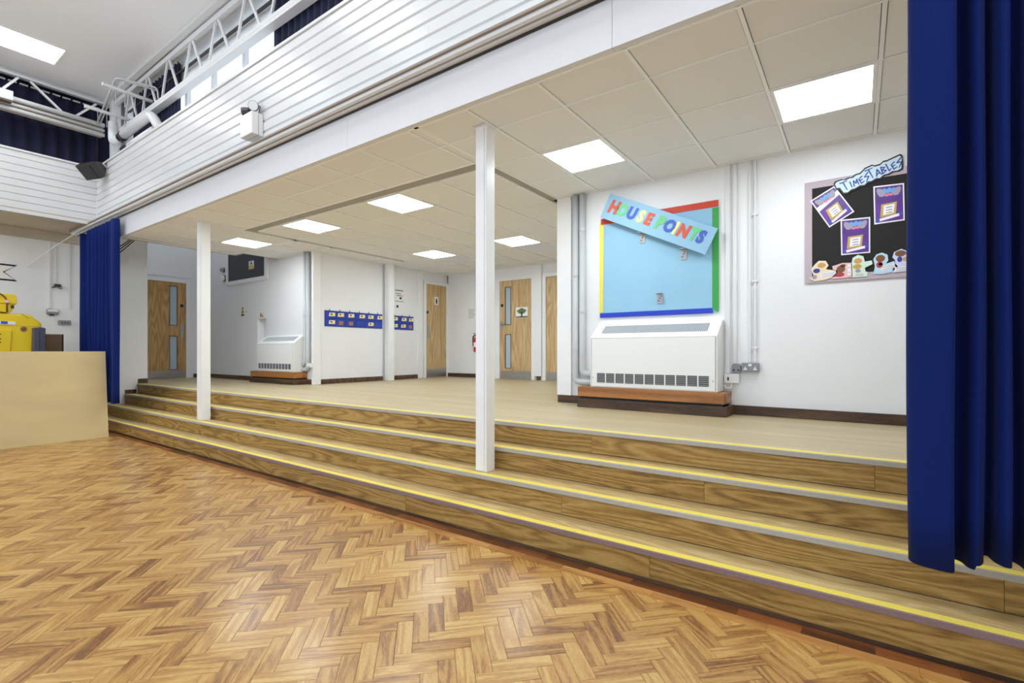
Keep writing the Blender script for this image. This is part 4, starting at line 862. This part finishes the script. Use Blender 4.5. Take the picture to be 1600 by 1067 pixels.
# pouch charts
def chart(label, y0, y1, cols_, first):
    t = thing('pouch_chart', label, 'wall chart', (XP, (y0+y1)/2, 1.71), 'blue pouch charts in the recess')
    z0, z1 = 1.712, 1.995
    part('backing', B(XP+.002, XP+.010, y0, y1, z0, z1), 'pouch_blue', t)
    rnd = random.Random(first); w = (y1-y0)/cols_
    for c_ in range(cols_):
        part('hook', MB().tube([(XP+.012, y0+(c_+.45)*w, z1-.01), (XP+.012, y0+(c_+.45)*w, z1+.025)], .007, 6), 'dark_metal', t)
        for r in range(2):
            a, b = y0+c_*w+.012, y0+(c_+1)*w-.012; zz = z0+.012+r*.138
            po_ = part('pouch', B(XP+.010, XP+.016, a, b, zz, zz+.115), 'pouch_clear', t, .002)
            k = rnd.random()
            if r == 1 or k < .55:
                o_ = rnd.uniform(.3, .55)*w; part('name_card', MB().add([(XP+.018, a+o_-.03, zz+.03), (XP+.018, a+o_+.10, zz+.035), (XP+.018, a+o_+.10, zz+.10), (XP+.018, a+o_-.02, zz+.095)]+[(XP+.0165, a+o_-.03, zz+.03), (XP+.0165, a+o_+.10, zz+.035), (XP+.0165, a+o_+.10, zz+.10), (XP+.0165, a+o_-.02, zz+.095)], [(0, 1, 2, 3), (7, 6, 5, 4), (0, 1, 5, 4), (1, 2, 6, 5), (2, 3, 7, 6), (3, 0, 4, 7)]), 'card_cream', po_)
                part('card_photo', B(XP+.0182, XP+.0192, a+o_+.005, a+o_+.04, zz+.055, zz+.085), 'cut_brown', po_)
            elif k < .85: part('name_card', B(XP+.0165, XP+.018, a+.06, a+.15, zz+.02, zz+.09), 'card_brown', po_)
chart('long blue pouch chart of name cards left of the slim post', 5.13, 6.47-.06, 6, 3)
chart('short blue pouch chart of name cards right of the slim post', 6.62, 7.24, 3, 4)
def paper(name, label, cat, y0, y1, z0, z1, marks):
    t = thing(name, label, cat, (XP, (y0+y1)/2, z0)); part('sheet', B(XP+.001, XP+.004, y0, y1, z0, z1), 'card_white', t)
    for q, mm in marks: part('print', B(XP+.004, XP+.005, *q), mm, t)
paper('wall_notice', 'white notice with dark print right of the slim post', 'notice', 6.74, 6.98, 2.28, 2.56, [((6.75, 6.96, 2.50, 2.53), 'poster_grey'), ((6.76, 6.90, 2.44, 2.46), 'grille_grey'), ((6.78, 6.95, 2.40, 2.42), 'grille_grey'), ((6.86, 6.92, 2.34, 2.38), 'black'), ((6.745, 6.975, 2.285, 2.30), 'cut_green')])
paper('wall_notice', 'small white sheet with a round mark under the notice', 'notice', 6.74, 6.88, 2.13, 2.24, [((6.78, 6.83, 2.16, 2.21), 'black')])
pn = thing('wall_notice', 'pale printed sheet on the far wall behind the near post', 'notice', (-6.98, YFAR, 1.94)); part('sheet', B(-7.10, -6.83, YFAR-.004, YFAR-.001, 1.93, 2.24), 'card_white', pn)
for k in range(6): part('print', B(-7.06, -6.87-.02*(k % 3), YFAR-.005, YFAR-.004, 2.18-.035*k, 2.19-.035*k), 'grille_grey' if k else 'poster_grey', pn)
fe = thing('fire_extinguisher', 'red fire extinguisher hanging half hidden behind the near post', 'extinguisher', (-6.75, YFAR-.09, 1.25))
part('cylinder', MB().tube([(-6.75, YFAR-.09, 1.25), (-6.75, YFAR-.09, 1.265), (-6.75, YFAR-.09, 1.52), (-6.75, YFAR-.09, 1.57), (-6.75, YFAR-.09, 1.59)], [.06, .075, .075, .05, .025], 16), 'ext_red', fe, smooth=True)
part('valve', B(-6.77, -6.73, YFAR-.11, YFAR-.07, 1.59, 1.63), 'black', fe)
part('handle', MB().bar((-6.75, YFAR-.09, 1.63), (-6.85, YFAR-.09, 1.66), .02, .012), 'black', fe)
part('hose', MB().tube(arc_path([(-6.77, YFAR-.09, 1.62), (-6.85, YFAR-.10, 1.60), (-6.84, YFAR-.11, 1.38)], .05), .014, 8), 'black', fe, smooth=True)
part('label_band', MB().tube([(-6.75, YFAR-.09, 1.36), (-6.75, YFAR-.09, 1.46)], .0757, 16, False), 'card_white', fe, smooth=True)
part('wall_hook', B(-6.77, -6.73, YFAR-.03, YFAR-.001, 1.55, 1.62), 'steel', fe)
# ================================================================== LEFT HALL ITEMS
pb = thing('plywood_sheet', 'large pale plywood sheet standing on the hall floor at left', 'board', (-9.06, 1.5, 0))
zt = 1.266
def sl(y0, y1): return [(-9.03, y0, .001), (-9.048, y0, .001), (-9.118, y0, zt), (-9.10, y0, zt), (-9.03, y1, .001), (-9.048, y1, .001), (-9.118, y1-.02, zt), (-9.10, y1-.02, zt)]
part('sheet', MB().add(sl(-.1, 2.44), [(0, 1, 2, 3), (7, 6, 5, 4), (0, 4, 5, 1), (1, 5, 6, 2), (2, 6, 7, 3), (3, 7, 4, 0)]), 'ply', pb)
vs = [(-9.029, 2.441, .001), (-9.049, 2.441, .001), (-9.119, 2.421, zt+.001), (-9.099, 2.421, zt+.001)]; part('edge_band', MB().add(vs+[(v[0], v[1]-.003, v[2]) for v in vs], [(0, 1, 2, 3), (7, 6, 5, 4), (0, 4, 5, 1), (1, 5, 6, 2), (2, 6, 7, 3), (3, 7, 4, 0)]), 'ply_edge', pb)
ym = thing('cleaning_machine', 'large yellow wheeled machine behind the plywood sheet', 'machine', (-10.5, 1.3, 0))
body = [(.5, .18), (1.86, .18), (1.93, .8), (1.945, 1.62), (1.95, 1.69), (1.84, 1.80), (1.79, 1.825), (.55, 1.84), (.45, 1.7)]
part('body', MB().prism(body, 'X', -10.95, -10.22), 'yellow', ym, .03)
part('front_panel', MB().prism([(.6, .4), (1.55, .4), (1.62, 1.58), (.6, 1.60)], 'X', -10.22, -10.20), 'yellow', ym, .008)
part('lid_seam', MB().prism([(.46, 1.655), (1.94, 1.640), (1.94, 1.648), (.46, 1.663)], 'X', -10.222, -10.216), 'cut_tan', ym)
part('handle_recess', MB().prism(circ(1.745, 1.60, .03, 12, .034), 'X', -10.221, -10.214), 'cut_brown', ym)
part('recess_rim', MB().prism(circ(1.745, 1.60, .045, 14, .047), 'X', -10.220, -10.217), 'gold', ym)
stk = part('maker_sticker', MB().prism([(1.42, 1.668), (1.655, 1.66), (1.66, 1.705), (1.42, 1.715)], 'X', -10.219, -10.212), 'card_white', ym)
part('blue_block', MB().prism([(1.505, 1.67), (1.575, 1.668), (1.575, 1.707), (1.505, 1.71)], 'X', -10.212, -10.210), 'ribbon_blue', stk)
part('lid_crease', MB().bar((-10.23, 1.72, 1.825), (-10.215, 1.80, 1.765), .006, .006), 'black', ym)
for z in (1.52, 1.45, 1.40): part('rivet', disc_x(-10.20, 1.497, z, .009, .003), 'black', ym)
for y in (.8, 1.6):
    for x in (-10.85, -10.32): part('wheel', MB().prism(circ(y, .115, .115, 18), 'X', x-.035, x+.035), 'black', ym)
bf = thing('bumper_block', 'dark blue grey block standing at the end of the yellow machine', 'block', (-10.15, 1.89, 0))
part('block', MB().prism([(1.80, 0), (1.96, 0), (1.958, 1.62), (1.90, 1.632), (1.826, 1.618)], 'X', -10.19, -10.06), 'slate', bf, .01)
part('ridge', MB().prism([(1.868, .1), (1.885, .1), (1.885, 1.58), (1.868, 1.58)], 'X', -10.06, -10.05), 'slate', bf, .004)
yc = thing('yellow_case', 'smaller yellow strapped case on top of the yellow machine', 'case', (-10.5, 1.4, 1.84))
part('lid', MB().prism([(1.05, 1.975), (1.672, 1.965), (1.668, 2.08), (1.645, 2.112), (1.10, 2.112), (1.05, 2.08)], 'X', -10.78, -10.20), 'yellow', yc, .012)
part('base', MB().prism([(1.10, 1.842), (1.615, 1.842), (1.648, 1.965), (1.07, 1.975)], 'X', -10.77, -10.21), 'yellow', yc, .01)
part('strap', MB().tube(arc_path([(-10.19, 1.40, 2.118), (-10.19, 1.50, 2.112), (-10.19, 1.565, 2.03), (-10.195, 1.565, 1.845)], .05), .010, 8), 'cut_brown', yc, smooth=True)
part('strap_button', disc_x(-10.20, 1.562, 2.00, .024, .03), 'cut_pink', yc)
part('latch', B(-10.215, -10.195, 1.605, 1.64, 1.90, 1.95), 'dark_metal', yc)
bs = thing('brown_screen', 'brown cloth covered board leaning by the wall behind the machine', 'board', (-11.3, 2.3, 0))
part('cloth_board', B(-11.34, -11.26, 2.06, 2.405, 0, 1.56), 'brown_cloth', bs, .01)
part('dark_edge', B(-11.345, -11.255, 2.405, 2.42, 0, 1.562), 'black', bs, .003)
rb = thing('ribbon_outline', 'white swallow tail ribbon with a black outline on the left wall', 'wall decoration', (XW, 1.4, 2.45))
def rbn(k): return [(.6, 2.475+k), (1.92-k*1.6, 2.455+k*1.3), (1.765-k*1.0, 2.60), (1.92-k*1.6, 2.735-k*1.3), (.6, 2.755-k)]
part('black_outline', MB().prism(rbn(0), 'X', XW+.001, XW+.004), 'black', rb)
part('white_face', MB().prism(rbn(.022), 'X', XW+.004, XW+.006), 'card_white', rb)
def cond_x(label, y, w, z0, z1):
    t = thing('wall_conduit', label, 'conduit', (XW, y, z0)); part('trunking', B(XW, XW+.022, y-w/2, y+w/2, z0, z1), 'metal_white', t, .003)
    part('end_cap', B(XW, XW+.026, y-w/2-.003, y+w/2+.003, z0, z0+.02), 'metal_white', t)
cond_x('white conduit down to the grey wall device on the left wall', 2.33, .03, 2.03, 3.22)
cond_x('short white conduit above the black bracket on the left wall', 2.405, .025, 2.48, 3.22)
cond_x('white conduit nearest the gathered curtain on the left wall', 2.59, .028, 2.04, 3.22)
wd = thing('wall_device', 'white and grey box at the foot of the left conduit', 'switch', (XW, 2.36, 1.92))
part('box', B(XW, XW+.06, 2.28, 2.44, 1.925, 2.015), 'socket_grey', wd, .01)
part('face', B(XW+.06, XW+.066, 2.29, 2.43, 1.965, 2.01), 'plastic_white', wd, .003)
part('tongue', B(XW, XW+.04, 2.325, 2.38, 1.90, 1.925), 'dark_metal', wd)
ds = thing('double_socket', 'grey double socket on the left wall near the curtain', 'socket', (XW, 2.53, 1.74))
part('plate', B(XW, XW+.045, 2.435, 2.61, 1.745, 1.825), 'socket_grey', ds, .004)
for y in (2.485, 2.525, 2.565): part('socket_hole', disc_x(XW+.045, y, 1.78, .011, .002), 'black', ds)
kb = thing('wall_bracket', 'black bracket with a loop below the short conduit', 'bracket', (XW, 2.42, 2.38))
part('body', B(XW, XW+.06, 2.385, 2.47, 2.415, 2.465), 'dark_metal', kb, .004)
part('arm', MB().tube([(XW+.04, 2.40, 2.42), (XW+.05, 2.35, 2.395)], .009, 8), 'dark_metal', kb)
part('loop', MB().tube([(XW+.04, 2.465+.022*math.cos(a), 2.405+.022*math.sin(a)) for a in [k*math.pi/7 for k in range(15)]], .006, 6), 'dark_metal', kb, smooth=True)
co = thing('draw_cord', 'thin white cord running from curtain track to left wall', 'cord', (-10.9, 2.5, 2.7))
part('cord', MB().tube([(-10.6, 2.45, 3.25), (-11.1, 2.25, 3.02), (XW+.01, 2.02, 2.72)], .007, 6), 'plastic_white', co)
ck = thing('ceiling_cables', 'three thin dark cables sagging from pier to stage ceiling', 'cable', (-10.0, 2.75, 3.0))
for k in range(3):
    y = 2.74+.03*k; part('cable', MB().tube(arc_path([(-10.54, 2.96, 3.02-.04*k), (-9.9, y, 2.90-.02*k), (-9.16, y, 2.99)], .25), .008, 6), 'cable', ck, smooth=True)
